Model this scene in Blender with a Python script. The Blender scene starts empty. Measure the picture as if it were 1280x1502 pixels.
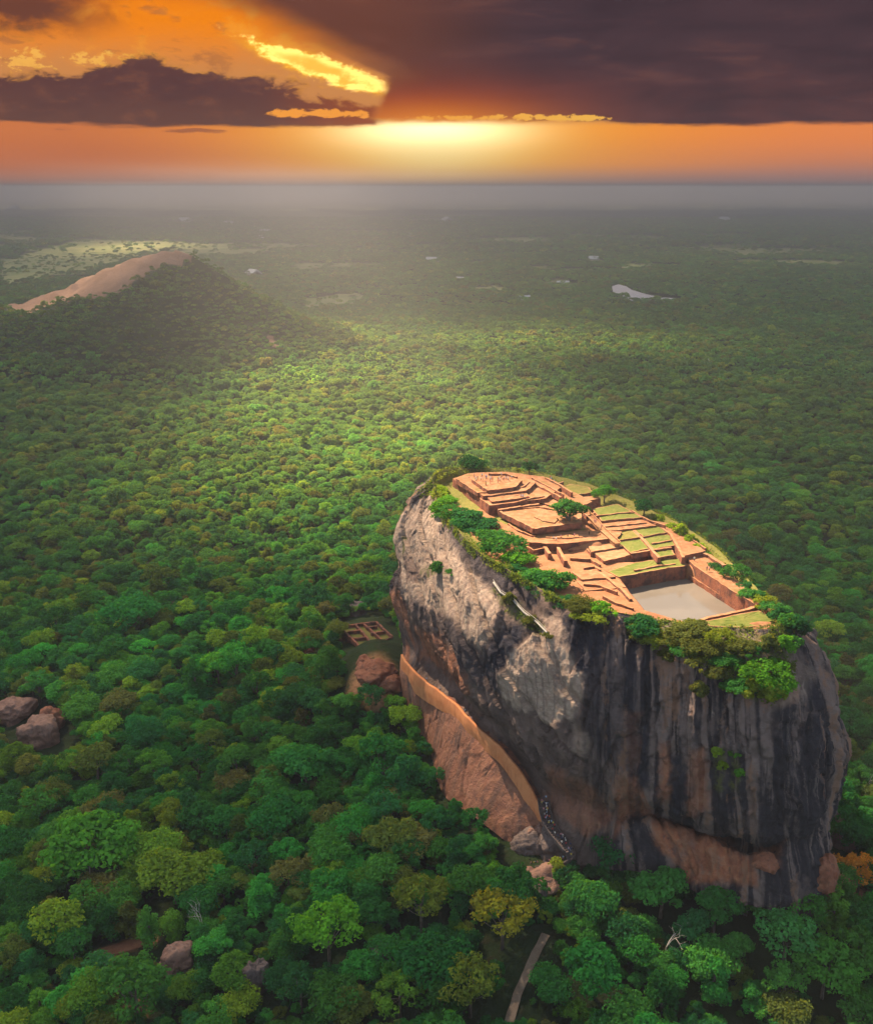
import bpy, math, random
import numpy as np
from math import radians, sin, cos, tan, atan, atan2, sqrt, pi
random.seed(7); RNG = np.random.default_rng(11)
D = bpy.data
SC = bpy.context.scene
COL = SC.collection

# ------------------------------------------------------------------ camera
F_PX, CXP, CYP = 1443.0, 640.0, 751.0          # photo 1280 x 1502
PITCH = radians(18.26); CAM_Z = 260.0
cam_d = D.cameras.new('camera'); cam = D.objects.new('camera', cam_d); COL.objects.link(cam)
cam.location = (0, 0, CAM_Z); cam.rotation_euler = (pi/2 - PITCH, 0, 0)
cam_d.sensor_fit = 'VERTICAL'; cam_d.sensor_height = 24.0
cam_d.lens = 24.0 * F_PX / 1502.0
cam_d.clip_start = 1.0; cam_d.clip_end = 200000.0
SC.camera = cam
cp, sp = cos(PITCH), sin(PITCH)
def ray(px, py):
    a = (px - CXP)/F_PX; b = (CYP - py)/F_PX
    return a, cp + b*sp, -sp + b*cp
def at_y(px, py, Y):                           # a sight line met at ground distance Y
    x, y, z = ray(px, py); return np.array([x/y*Y, Y, CAM_Z + z/y*Y])
def at_z(px, py, Z):                           # a sight line met at height Z
    x, y, z = ray(px, py); k = (Z - CAM_Z)/z; return np.array([x*k, y*k, Z])
def to_px(x, y, z):
    dep = y*cp - (z-CAM_Z)*sp; up = y*sp + (z-CAM_Z)*cp
    return CXP + F_PX*x/dep, CYP - F_PX*up/dep

# ------------------------------------------------------------------ node expression helper
def lin(c):
    return tuple((v/255/12.92 if v/255 <= .04045 else ((v/255+.055)/1.055)**2.4) for v in c)
class E:
    """a socket (or constant) with arithmetic that lays out Math nodes"""
    nt = None
    def __init__(s, v): s.v = v
    @staticmethod
    def put(node, i, v):
        if isinstance(v, E): v = v.v
        if hasattr(v, 'is_output'): E.nt.links.new(v, node.inputs[i])
        else: node.inputs[i].default_value = v
    @staticmethod
    def m(op, *a, clamp=False):
        n = E.nt.nodes.new('ShaderNodeMath'); n.operation = op; n.use_clamp = clamp
        for i, v in enumerate(a): E.put(n, i, v)
        return E(n.outputs[0])
    def __add__(s, o): return E.m('ADD', s, o)
    __radd__ = __add__
    def __mul__(s, o): return E.m('MULTIPLY', s, o)
    __rmul__ = __mul__
    def __sub__(s, o): return E.m('SUBTRACT', s, o)
    def __rsub__(s, o): return E.m('SUBTRACT', o, s)
    def __truediv__(s, o): return E.m('DIVIDE', s, o)
    def __pow__(s, o): return E.m('POWER', s, o)
    def cl(s): return E.m('ADD', s, 0.0, clamp=True)
def smooth(x, a, b):
    n = E.nt.nodes.new('ShaderNodeMapRange'); n.interpolation_type = 'SMOOTHSTEP'
    E.put(n, 0, x); n.inputs[1].default_value = a; n.inputs[2].default_value = b
    return E(n.outputs[0])
def gauss(x, c, w): return E.m('EXPONENT', E.m('MULTIPLY', ((x - c)/w)**2.0, -1.0))
def sq(x): return x*x
def vec(x, y, z):
    n = E.nt.nodes.new('ShaderNodeCombineXYZ')
    for i, v in enumerate((x, y, z)): E.put(n, i, v)
    return E(n.outputs[0])
def noise(v, scale, detail=4, rough=.5, dist=0.0, col=False):
    n = E.nt.nodes.new('ShaderNodeTexNoise'); E.put(n, 'Vector', v)
    n.inputs['Scale'].default_value = scale; n.inputs['Detail'].default_value = detail
    n.inputs['Roughness'].default_value = rough; n.inputs['Distortion'].default_value = dist
    return E(n.outputs['Color' if col else 'Fac'])
def voronoi(v, scale, out='Distance', feature='F1'):
    n = E.nt.nodes.new('ShaderNodeTexVoronoi'); n.feature = feature; E.put(n, 'Vector', v); n.inputs['Scale'].default_value = scale
    return E(n.outputs[out])
def mix(f, a, b):
    n = E.nt.nodes.new('ShaderNodeMix'); n.data_type = 'RGBA'; E.put(n, 0, f)
    for i, v in ((6, a), (7, b)):
        if isinstance(v, tuple) and len(v) == 3: v = (*v, 1)
        E.put(n, i, v)
    return E(n.outputs[2])
def cmul(a, b):
    n = E.nt.nodes.new('ShaderNodeMix'); n.data_type = 'RGBA'; n.blend_type = 'MULTIPLY'; n.inputs[0].default_value = 1
    for i, v in ((6, a), (7, b)):
        if isinstance(v, tuple) and len(v) == 3: v = (*v, 1)
        E.put(n, i, v)
    return E(n.outputs[2])
def cadd(a, b, f=1.0):
    n = E.nt.nodes.new('ShaderNodeMix'); n.data_type = 'RGBA'; n.blend_type = 'ADD'; E.put(n, 0, f)
    for i, v in ((6, a), (7, b)):
        if isinstance(v, tuple) and len(v) == 3: v = (*v, 1)
        E.put(n, i, v)
    return E(n.outputs[2])
def grey(x): return vec(x, x, x)
def geo(name='Position'): return E(E.nt.nodes.new('ShaderNodeNewGeometry').outputs[name])
def objco(): return E(E.nt.nodes.new('ShaderNodeTexCoord').outputs['Object'])
def xyz(v):
    n = E.nt.nodes.new('ShaderNodeSeparateXYZ'); E.put(n, 0, v); return [E(o) for o in n.outputs]
def attr(name, typ='GEOMETRY', out='Color'):
    n = E.nt.nodes.new('ShaderNodeAttribute'); n.attribute_name = name; n.attribute_type = typ
    return E(n.outputs[out])
def bump(h, strength, dist):
    n = E.nt.nodes.new('ShaderNodeBump'); E.put(n, 'Height', h)
    n.inputs['Strength'].default_value = strength; n.inputs['Distance'].default_value = dist
    return E(n.outputs[0])
def material(name):
    m = D.materials.new(name); m.use_nodes = True; E.nt = m.node_tree
    for n in list(m.node_tree.nodes): m.node_tree.nodes.remove(n)
    return m
def finish(col, rough=.9, normal=None, spec=.2):
    p = E.nt.nodes.new('ShaderNodeBsdfPrincipled'); o = E.nt.nodes.new('ShaderNodeOutputMaterial')
    if isinstance(col, tuple): col = (*col[:3], 1)
    E.put(p, 'Base Color', col); E.put(p, 'Roughness', rough); p.inputs['Specular IOR Level'].default_value = spec
    if normal is not None: E.put(p, 'Normal', normal)
    E.nt.links.new(p.outputs[0], o.inputs[0]); return p

# ------------------------------------------------------------------ world: a sunset cloud deck in front, Nishita sky overhead
SUN_AZ, SUN_EL = radians(-38), radians(47)
EXPOSURE = 2.35; SKY_STRENGTH = .085
def build_world():
    w = D.worlds.new('World'); SC.world = w; w.use_nodes = True; E.nt = w.node_tree
    nt = w.node_tree
    for n in list(nt.nodes): nt.nodes.remove(n)
    sky = nt.nodes.new('ShaderNodeTexSky'); sky.sky_type = 'NISHITA'; sky.sun_disc = False
    sky.sun_elevation = SUN_EL; sky.sun_rotation = SUN_AZ
    sky.air_density = 1.2; sky.dust_density = 1.5; sky.ozone_density = 2.0
    d = E(nt.nodes.new('ShaderNodeTexCoord').outputs['Generated'])
    x, y, z = xyz(d)
    az = E.m('ARCTAN2', x, y) * 57.29578
    el = E.m('ARCSINE', z) * 57.29578
    # photo rows and columns are only used to read off azimuth and elevation of each cloud
    A = lambda px: (px - 640)/28.1
    L = lambda py: (275 - py)/29.6
    p = vec(az, el*2.2, 0.0)
    n1 = noise(p, .16, 6, .55) - .5
    n2 = noise(p, .55, 6, .62, .4) - .5
    n3 = noise(vec(az*.5, el*3.0, 3.0), .5, 5, .6) - .5
    n5 = noise(vec(az, el*1.8, 11.0), 1.3, 5, .65) - .5
    # clear band under the deck
    side = smooth(E.m('ABSOLUTE', az), 2.0, 20.0)
    low = mix(smooth(el, -.2, 1.3), lin((166, 112, 94)), lin((226, 138, 72)))
    low = mix(smooth(el, 1.2, 3.2), low, lin((248, 146, 52)))
    left = smooth(az, -4.0, -20.0)
    low = mix(left*.75, low, mix(smooth(el, 0, 3), lin((180, 94, 66)), lin((196, 110, 72))))
    low = mix(smooth(az, 9.0, 22.0)*.6, low, mix(smooth(el, .2, 2.4), lin((160, 112, 110)), lin((228, 130, 84))))
    r2 = sq(az/7.5) + sq((el - 2.6)/2.6)
    glow = E.m('EXPONENT', r2*-1.0)
    low = mix(glow*.9, low, lin((250, 196, 62)))
    r3 = sq((az + .2)/4.2) + sq((el - 3.0)/.95)
    core = E.m('EXPONENT', r3*-1.0)
    low = cadd(low, cmul(grey(core), (1.5, 1.35, .85)))
    r4 = sq(az/4.0) + sq((el - 1.8)/1.5)
    low = mix(E.m('EXPONENT', r4*-1.0)*.5, low, lin((248, 232, 170)))
    low = mix(smooth(el, 1.5, -.1)*.5, low, mix(smooth(az, -16.0, 14.0), lin((176, 126, 104)), lin((158, 132, 132))))
    wisp = smooth(n3*1.3 + n5*.25 + gauss(el, 2.85, .22)*.42*smooth(az, -9.5, -12.0)*smooth(az, -23.0, -19.0), .36, .52)
    low = mix(wisp*.7, low, lin((140, 82, 66)))
    # golden gap at upper left
    gap = mix(smooth(el + n2*1.2, 5.2, 8.2), lin((208, 138, 78)), lin((246, 136, 20)))
    gap = mix(smooth(n2 + n1, .0, .25)*.6, gap, lin((250, 172, 60)))
    gap = mix(smooth(n2 - n1*.8 + n3*.5, .06, .2)*smooth(az, -7.0, -13.0)*.55, gap, lin((150, 96, 66)))
    gap = mix(smooth(az + n2*5.0, -15.0, -20.0)*smooth(el + n1*3.0 + n2*2.0, 6.8, 8.0), gap, lin((112, 66, 52)))
    gap = mix(smooth(el + n1*2.0, 8.3, 9.6)*.45, gap, lin((180, 84, 36)))
    # burning rims of the hole between the decks
    hx = az + 6.2 + n5*1.6; hc = 6.0 - hx*.28 + n5*.9
    hole = E.m('EXPONENT', (sq(hx/3.6) + sq((el - hc + n2*.9)/.55))*-1.0)
    gap = mix(smooth(hole, .12, .5), gap, lin((252, 176, 46)))
    rim = smooth(hole + n2*.7 + n5*.9, .26, .55)*(1.0 - smooth(hole + n2*.5 - n5*.8, .5, .95)*.8)
    gap = cadd(gap, cmul(grey(rim), (.95, .72, .22)))
    fleck = smooth(n5*1.1 + n2 + gauss(el, 6.0, .75)*.34*smooth(az, -11.0, -16.0), .30, .42)
    gap = mix(fleck*.85, gap, lin((252, 186, 84)))
    # low left bank
    top = 5.55 + n2*2.3 + n1*2.2 + n5*.55 - smooth(az, -10.0, -3.2)*1.1 + gauss(az, -15.0, 2.4)*.7
    bot = 3.12 + n3*.7 + gauss(az, -16.0, 5.0)*-.1
    d_top = top - el
    bank = smooth(d_top + n3*.5 + n5*.25, -.16, .34)*smooth(el - bot, -.08, .14)*smooth(az + n2*1.2, -2.7, -3.5)
    bcol = mix(smooth(el + n2*1.0, 3.2, 5.4), lin((106, 70, 62)), lin((96, 62, 60)))
    bcol = mix(smooth(az, -10.0, -3.5)*.7, bcol, lin((168, 82, 40)))
    bcol = mix(smooth(n2 + n5*.7, .0, .3)*.5, bcol, lin((140, 88, 66)))
    bcol = mix(smooth(n1 - n2*.6, .05, .25)*.5, bcol, lin((82, 56, 58)))
    edge = E.m('EXPONENT', sq(d_top/.17)*-1.0)*smooth(n5 + n1, -.12, .16)
    bcol = mix(edge*.8, bcol, lin((252, 170, 50)))
    # main dark deck
    dl = (az + 2.9 + n2*1.0) - (E.m('MINIMUM', el - 4.9, 0.0)*.6) + E.m('MAXIMUM', el - 5.6, 0.0)*2.25
    soft = smooth(el, 4.6, 7.6)
    deck = smooth(dl, -.15, .55)*(1.0 - soft) + smooth(dl + n1*3.0, -2.2, 3.2)*soft
    dbot = 3.42 + n3*.75 + n2*.42*smooth(az, 15.0, 6.0) - smooth(az, 4.0, 16.0)*.42
    deck = deck*smooth(el - dbot + n5*.12, -.10, .22)
    dcol = mix(smooth(el + n1*4.0, 3.0, 7.5), lin((92, 60, 62)), lin((76, 56, 62)))
    n4 = noise(vec(az*.30, el*1.5, 7.0), .55, 6, .6, .6) - .5
    dcol = mix(smooth(n4 + n1*.6, -.16, .24)*.75, dcol, lin((60, 47, 54)))
    dcol = mix(smooth(n4*-1.0 + n3*.4, .04, .26)*.55, dcol, lin((112, 74, 68)))
    dcol = mix(smooth(az, 6.0, -4.0)*smooth(el + n4*3.0, 4.4, 7.0)*.55, dcol, lin((128, 72, 48)))
    warm = E.m('EXPONENT', (sq((az + 1.0)/7.0) + sq((el - 3.6)/1.6))*-1.0)
    dcol = mix(warm*.75, dcol, lin((196, 84, 30)))
    dcol = mix(E.m('EXPONENT', sq((el - dbot)/.12)*-1.0)*smooth(az, 13.0, 5.0)*.75, dcol, lin((252, 180, 70)))
    fr_ = smooth(n5*1.2 + n2*.6 + gauss(el, 3.55, .28)*.5*smooth(az, 13.0, 8.0)*smooth(az, -3.0, -1.5), .40, .50)
    dcol = mix(fr_*.9, dcol, lin((254, 190, 78)))
    soft_glow = E.m('EXPONENT', (sq((az + .3)/5.0) + sq((el - 3.4)/.8))*-1.0)
    dcol = mix(soft_glow*.55, dcol, lin((246, 150, 50)))
    # second thin strip of lit puffs under the bank
    puff = smooth(n2*1.2 + gauss(el, 3.75, .42)*.55*smooth(az, -12.0, -8.0)*smooth(az, -2.8, -4.0), .42, .5)
    bcol = mix(puff, bcol, lin((250, 160, 62)))
    c = mix(smooth(el, 3.05, 3.6), low, gap)
    c = mix(bank, c, bcol)
    c = mix(deck, c, dcol)
    # overhead and behind: the open Nishita sky seen between grey cloud
    SKYK = 1.0/(SKY_STRENGTH*2**EXPOSURE)                                    # radiance as seen, whatever the exposure
    c10 = cmul(c, (SKYK, SKYK, SKYK))
    pd = cmul(d, (3.0, 3.0, 5.0))
    cl = noise(pd, 1.1, 5, .55)
    dome = mix(smooth(cl, .38, .58)*.85, E(sky.outputs[0]), (1.6, 2.4, 3.5))
    up = smooth(el, 11.0, 24.0)
    away = smooth(E.m('ABSOLUTE', az), 40.0, 75.0)
    f = 1.0 - (1.0 - up)*(1.0 - away)
    c = mix(f, c10, dome)
    bg = nt.nodes.new('ShaderNodeBackground'); E.put(bg, 0, c); bg.inputs[1].default_value = SKY_STRENGTH
    o = nt.nodes.new('ShaderNodeOutputWorld'); nt.links.new(bg.outputs[0], o.inputs[0])
build_world()
SC.view_settings.view_transform = 'Standard'; SC.view_settings.look = 'None'
SC.view_settings.exposure = EXPOSURE; SC.view_settings.gamma = 1.0
# ------------------------------------------------------------------ sun
sun_d = D.lights.new('sun', 'SUN'); sun = D.objects.new('sun', sun_d); COL.objects.link(sun)
sun_d.energy = 5.0; sun_d.angle = radians(.5); sun_d.color = (1.0, .75, .50)
SUN_DIR = np.array([sin(SUN_AZ)*cos(SUN_EL), cos(SUN_AZ)*cos(SUN_EL), sin(SUN_EL)])
from mathutils import Vector
sun.rotation_euler = Vector(SUN_DIR).to_track_quat('Z', 'Y').to_euler()
sun.location = (0, 0, 600)
# cycles
SC.render.engine = 'CYCLES'
cy = SC.cycles
cy.use_denoising = True; cy.denoiser = 'OPENIMAGEDENOISE'
cy.max_bounces = 5; cy.diffuse_bounces = 2; cy.glossy_bounces = 2; cy.transmission_bounces = 3
cy.transparent_max_bounces = 12; cy.volume_bounces = 0
cy.use_adaptive_sampling = False
cy.sample_clamp_indirect = 4.0

# ------------------------------------------------------------------ numpy noise
def _hash(ix, iy, iz, seed):
    h = (ix.astype(np.int64)*374761393 + iy.astype(np.int64)*668265263 + iz.astype(np.int64)*2147483647 + seed*1274126177) & 0xffffffff
    h = ((h ^ (h >> 13))*1274126177) & 0xffffffff
    h = h ^ (h >> 16)
    return (h & 0xffff)/65535.0
def vnoise(x, y, z=0.0, seed=0):
    x, y, z = np.broadcast_arrays(np.asarray(x, float), np.asarray(y, float), np.asarray(z, float))
    fx, fy, fz = np.floor(x), np.floor(y), np.floor(z)
    tx, ty, tz = x-fx, y-fy, z-fz
    tx = tx*tx*(3-2*tx); ty = ty*ty*(3-2*ty); tz = tz*tz*(3-2*tz)
    r = 0
    for dx in (0, 1):
        for dy in (0, 1):
            for dz in (0, 1):
                w = (tx if dx else 1-tx)*(ty if dy else 1-ty)*(tz if dz else 1-tz)
                r = r + w*_hash(fx+dx, fy+dy, fz+dz, seed)
    return r*2-1
def fbm(x, y, z=0.0, octv=4, seed=0, gain=.5):
    r = 0; a = 1; t = 0; k = 1.0
    for o in range(octv):
        r = r + a*vnoise(np.asarray(x)*k + 17.3*o, np.asarray(y)*k - 9.1*o, np.asarray(z)*k + 5.7*o, seed+o); t += a; a *= gain; k *= 2.03
    return r/t
def sstep(x, a, b):
    t = np.clip((x-a)/(b-a), 0, 1); return t*t*(3-2*t)
def in_poly(x, y, poly):
    x = np.asarray(x, float); y = np.asarray(y, float); inside = np.zeros(np.broadcast(x, y).shape, bool)
    n = len(poly)
    for i in range(n):
        x1, y1 = poly[i][:2]; x2, y2 = poly[(i+1) % n][:2]
        if y1 == y2: continue
        c = ((y1 > y) != (y2 > y)) & (x < (x2-x1)*(y-y1)/(y2-y1) + x1)
        inside ^= c
    return inside
def seg_dist(x, y, pts, closed=False):
    d = np.full(np.broadcast(x, y).shape, 1e9)
    n = len(pts)
    for i in range(n if closed else n-1):
        ax, ay = pts[i][:2]; bx, by = pts[(i+1) % n][:2]
        vx, vy = bx-ax, by-ay; L2 = vx*vx+vy*vy+1e-9
        t = np.clip(((x-ax)*vx+(y-ay)*vy)/L2, 0, 1)
        d = np.minimum(d, np.hypot(x-ax-t*vx, y-ay-t*vy))
    return d

# ------------------------------------------------------------------ mesh and object helpers
def mesh(name, verts, faces, mats=None, fm=None, smooth_=False, attrs=None):
    me = D.meshes.new(name)
    verts = np.asarray(verts, np.float32)
    if isinstance(faces, np.ndarray):
        nf, k = faces.shape
        me.vertices.add(len(verts)); me.vertices.foreach_set('co', verts.ravel())
        me.loops.add(nf*k); me.loops.foreach_set('vertex_index', faces.astype(np.int32).ravel())
        me.polygons.add(nf); me.polygons.foreach_set('loop_start', (np.arange(nf)*k).astype(np.int32))
        me.update(calc_edges=True); me.validate()
    else:
        me.from_pydata([tuple(map(float, v)) for v in verts], [], [tuple(int(i) for i in f) for f in faces])
    for m in (mats or []): me.materials.append(m)
    if fm is not None: me.polygons.foreach_set('material_index', np.asarray(fm, np.int32))
    if smooth_ is not False:
        me.polygons.foreach_set('use_smooth', np.full(len(me.polygons), True))
    for k, (dom, a) in (attrs or {}).items():
        a = np.asarray(a, np.float32)
        if a.ndim == 1:
            at = me.attributes.new(k, 'FLOAT', dom); at.data.foreach_set('value', a)
        else:
            at = me.attributes.new(k, 'FLOAT_COLOR', dom); 
            if a.shape[1] == 3: a = np.hstack([a, np.ones((len(a), 1), np.float32)])
            at.data.foreach_set('color', a.ravel())
    me.update()
    return me
def obj(name, me, parent=None, loc=None, **props):
    o = D.objects.new(name, me); COL.objects.link(o)
    if parent is not None: o.parent = parent
    if loc is not None: o.location = loc
    for k, v in props.items(): o[k] = v
    return o
def tag(o, label, cat, group=None):
    o['label'] = label; o['category'] = cat
    if group: o['group'] = group
    o['kind'] = 'thing'
    return o
def empty(name, label, cat, loc=(0, 0, 0), rz=0, group=None):
    o = D.objects.new(name, None); COL.objects.link(o); o.location = loc; o.rotation_euler = (0, 0, rz); o.empty_display_size = .5
    return tag(o, label, cat, group)
def grid_faces(nr, nc, wrap=False):
    r = np.arange(nr-1)[:, None]; c = np.arange(nc if wrap else nc-1)[None, :]
    a = r*nc + c; b = r*nc + (c+1) % nc
    return np.stack([a, b, b+nc, a+nc], -1).reshape(-1, 4)
# ================================================================== the rock
# each visible station: nine points from rim to foot, read as (column, row, ground distance)
ST = [
 [(634,700,391),(606,735,393),(584,785,395),(590,832,392),(578,868,388),(587,945,382),(587,980,374),(597,1030,366),(610,1078,355)],
 [(638,714,383),(618,738,384),(602,785,380),(602,836,374),(596,880,369),(607,950,368),(599,990,362),(604,1035,358),(614,1085,349)],
 [(642,737,371),(634,765,368),(628,812,361),(626,862,354),(628,935,348),(637,985,357),(630,1010,352),(626,1050,349),(622,1100,343)],
 [(690,800,325),(686,832,322),(680,872,315),(679,935,311),(686,1012,308),(694,1042,318),(684,1062,315),(666,1115,312),(650,1165,308)],
 [(740,832,306),(738,862,303),(733,905,296),(732,965,291),(740,1055,289),(748,1092,299),(740,1113,296),(716,1155,293),(698,1200,288)],
 [(790,862,290),(790,890,287),(786,940,280),(783,1005,275),(792,1112,273),(799,1162,283),(794,1190,280),(784,1220,278),(774,1255,274)],
 [(840,887,277),(841,915,274),(842,965,267),(842,1035,263),(846,1135,263),(850,1178,268),(850,1202,266),(848,1230,265),(845,1268,263)],
 [(900,898,272),(901,925,268),(902,985,261),(902,1055,258),(905,1150,258),(905,1195,263),(905,1215,260),(903,1242,258),(900,1275,256)],
 [(960,908,269),(961,945,263),(962,1000,256),(962,1075,253),(962,1160,253),(958,1195,261),(966,1215,254),(985,1255,249),(990,1290,247)],
 [(1020,918,263),(1024,960,255),(1026,1020,248),(1027,1090,245),(1030,1186,245),(1032,1222,254),(1040,1240,245),(1048,1282,240),(1045,1320,238)],
 [(1080,922,259),(1086,970,250),(1090,1032,242),(1093,1100,239),(1098,1214,239),(1100,1244,247),(1105,1258,239),(1105,1290,235),(1102,1330,233)],
 [(1130,922,257),(1143,978,248),(1150,1034,240),(1153,1110,236),(1153,1205,235),(1155,1240,236),(1158,1268,234),(1160,1300,232),(1162,1340,230)],
 [(1149,914,262),(1176,962,255),(1190,1030,247),(1198,1100,242),(1198,1180,240),(1195,1230,239),(1195,1265,238),(1195,1305,236),(1195,1345,234)],
 [(1156,908,266),(1187,946,266),(1212,1015,261),(1232,1100,257),(1222,1160,257),(1214,1205,256),(1210,1250,254),(1210,1295,251),(1212,1340,249)],
]
NV = len(ST)
ctrl = [[at_y(*p) for p in s] for s in ST]
ctrl_px = [[(p[0], p[1]) for p in s] for s in ST]
# the far side, out of sight: foot and wall set out from the right-hand rim
back_rim = [(1128,880),(1095,848),(1045,800),(1000,770),(955,748),(905,726),(860,709),(810,697),(760,690),(700,686),(655,688)]
bz = [138,138,138.5,139,139.5,140,141,142,143.5,145,145.5]
offs = [0, 5, 9, 12, 13, 13, 14, 16, 20]; dz = [0, 8, 20, 34, 48, 58, 66, 78, 92]
br = [at_z(*p, z) for p, z in zip(back_rim, bz)]
for i, P in enumerate(br):
    a = br[max(i-1, 0)]; b = br[min(i+1, len(br)-1)]
    t = np.array([b[0]-a[0], b[1]-a[1]]); t /= np.linalg.norm(t); n = np.array([t[1], -t[0]])
    if i >= len(br)-3: n = np.array([[.35,.94],[.0,1],[-.5,.86]][i-(len(br)-3)])
    if i == 0: n = np.array([.97, .25])
    ctrl.append([np.array([P[0]+n[0]*o, P[1]+n[1]*o, P[2]-d]) for o, d in zip(offs, dz)])
    ctrl_px.append([(-1000, -1000)]*9)
ctrl = np.array(ctrl); NS = len(ctrl)                       # NS x 9 x 3
cpx = np.array(ctrl_px, float)
def catmull(P, u, periodic):
    """P: n x ... ; u: sample positions in control units"""
    n = len(P); i = np.floor(u).astype(int); t = u - i
    if not periodic: i = np.clip(i, 0, n-2); t = u - i
    g = (lambda k: P[k % n]) if periodic else (lambda k: P[np.clip(k, 0, n-1)])
    sh = (-1,)+(1,)*(P.ndim-1); t = t.reshape(sh)
    p0, p1, p2, p3 = g(i-1), g(i), g(i+1), g(i+2)
    m1, m2 = .42*(p2-p0), .42*(p3-p1)
    return (2*t**3-3*t**2+1)*p1 + (t**3-2*t**2+t)*m1 + (-2*t**3+3*t**2)*p2 + (t**3-t**2)*m2
def samples(P, step, periodic):
    n = len(P); out = []
    for i in range(n if periodic else n-1):
        L = np.linalg.norm(P[(i+1) % n]-P[i]); k = max(3, int(round(L/step)))
        out += [i + j/k for j in range(k)]
    if not periodic: out.append(n-1)
    return np.array(out)
u_s = samples(ctrl[:, 3], .42, True)
u_t = samples(ctrl[8], .42, False)
R0 = catmull(ctrl, u_s, True)                                # S x 9 x 3
PX = catmull(cpx, u_s, True)
G = catmull(np.swapaxes(R0, 0, 1), u_t, False)               # T x S x 3
GP = catmull(np.swapaxes(PX, 0, 1), u_t, False)              # T x S x 2
TT, SS = G.shape[:2]
vis = (u_s <= NV-1+.0)
def normals(G):
    ds = np.roll(G, -1, 1) - np.roll(G, 1, 1)
    dt = np.gradient(G, axis=0)
    n = np.cross(ds, dt); n /= np.linalg.norm(n, axis=-1, keepdims=True)+1e-9
    return n
N0 = normals(G)
cen = G.mean((0, 1))
if ((G-cen)*N0).sum(-1).mean() < 0: N0 = -N0
# distance run along the wall (metres) for flutes and streaks
arc = np.concatenate([[0], np.cumsum(np.linalg.norm(np.diff(G[len(G)//2], axis=0), axis=-1))])
A_ = np.broadcast_to(arc, (TT, SS)); TQ = np.broadcast_to(u_t[:, None], (TT, SS)); US = np.broadcast_to(u_s, (TT, SS))
X, Y, Z = G[..., 0], G[..., 1], G[..., 2]
flank = sstep(US, -.2, .5)*(1-sstep(US, 5.6, 7.2))           # the left, slabby side
flank = np.where(US > NV-1, 0, flank)
front = 1-flank
lower = sstep(TQ, 4.0, 4.4); wall = sstep(TQ, .15, .9)
wx = fbm(X/17, Y/17, Z/22, 3, 5)*7
w2 = fbm(X/6, Y/6, Z/9, 3, 55)*1.6
def ridged(x, y, z=0., o=3, seed=0): return 1-np.abs(fbm(x, y, z, o, seed))*2
# vertical flutes of the dark front, fanning with the wall
fl = ridged((A_+w2)/8.5, Z/60, 0, 2, 21)*1.0 + ridged((A_+w2*.6)/3.4, Z/36, 3, 2, 22)*.45 + fbm((A_+w2*.4)/1.3, Z/14, 1, 3, 31)*.28
# tilted slabs of the left flank: shelves that run down to the right
q = Z*.80 + A_*.58 + wx*.8                                    # strata coordinate
strata = np.abs(((q/13.0 + 100) % 1.0)-.5)*2
slab = fbm(q/9, A_/38, Z/38, 3, 77)*1.9
step_ = (sstep((q/17.5+100) % 1.0, .0, .22) - .5)*2.1
crk = np.exp(-(((q/6.2 + wx*.12 + 100) % 1.0)-.5)**2/.004)*-.45*sstep(fbm(X/15, Y/15, Z/15, 2, 91), -.1, .3)
big = fbm(X/24, Y/24, Z/24, 3, 3)*2.6
mid = fbm(X/7, Y/7, Z/7, 4, 13)*1.1
fine = fbm(X/1.9, Y/1.9, Z/2.3, 4, 23)*.42
# colour masks painted in the wall's own unrolled coordinates
cx, cyy = GP[..., 0], GP[..., 1]
jx = fbm(X/5, Y/5, Z/5, 4, 101)*9 + fbm(X/1.6, Y/1.6, Z/1.6, 3, 102)*4
jy = fbm(X/5, Y/5, Z/5, 4, 103)*9 + fbm(X/1.6, Y/1.6, Z/1.6, 3, 104)*4
def patch(poly, soft=7):
    x, y = cx+jx, cyy+jy
    ins = in_poly(x, y, poly); d = seg_dist(x, y, poly, True)
    sd = np.where(ins, d, -d)
    return sstep(sd, -soft, soft)*(US <= NV-1)
pale = np.zeros((TT, SS))  # pale bare rock, with some sunlight on the slabs put into the colour
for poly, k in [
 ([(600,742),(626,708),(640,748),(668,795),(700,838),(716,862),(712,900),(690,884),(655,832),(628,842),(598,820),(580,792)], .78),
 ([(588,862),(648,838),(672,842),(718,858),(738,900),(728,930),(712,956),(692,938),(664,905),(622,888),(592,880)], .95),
 ([(762,952),(800,925),(842,962),(860,1004),(842,1052),(795,1058),(742,1022),(732,996)], 1.15),  # sunlit slab, its brightness painted in as the palest tone
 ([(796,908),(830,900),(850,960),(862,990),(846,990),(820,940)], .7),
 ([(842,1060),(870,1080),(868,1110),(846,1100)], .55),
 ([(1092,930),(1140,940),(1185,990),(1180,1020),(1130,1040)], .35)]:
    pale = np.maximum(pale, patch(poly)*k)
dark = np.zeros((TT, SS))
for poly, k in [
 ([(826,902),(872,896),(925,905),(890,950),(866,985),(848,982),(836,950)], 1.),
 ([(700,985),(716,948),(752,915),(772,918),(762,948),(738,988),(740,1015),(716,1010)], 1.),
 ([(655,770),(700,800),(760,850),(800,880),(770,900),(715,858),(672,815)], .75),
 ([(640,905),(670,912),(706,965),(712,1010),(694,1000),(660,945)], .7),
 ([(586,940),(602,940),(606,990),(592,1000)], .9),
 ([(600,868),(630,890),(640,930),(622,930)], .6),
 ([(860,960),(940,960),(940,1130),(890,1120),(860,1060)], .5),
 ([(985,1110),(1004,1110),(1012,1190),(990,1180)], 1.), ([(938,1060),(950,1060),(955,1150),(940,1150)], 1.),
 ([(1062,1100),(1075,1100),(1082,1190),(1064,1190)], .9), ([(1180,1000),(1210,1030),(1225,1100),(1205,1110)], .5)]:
    dark = np.maximum(dark, patch(poly)*k)
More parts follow.
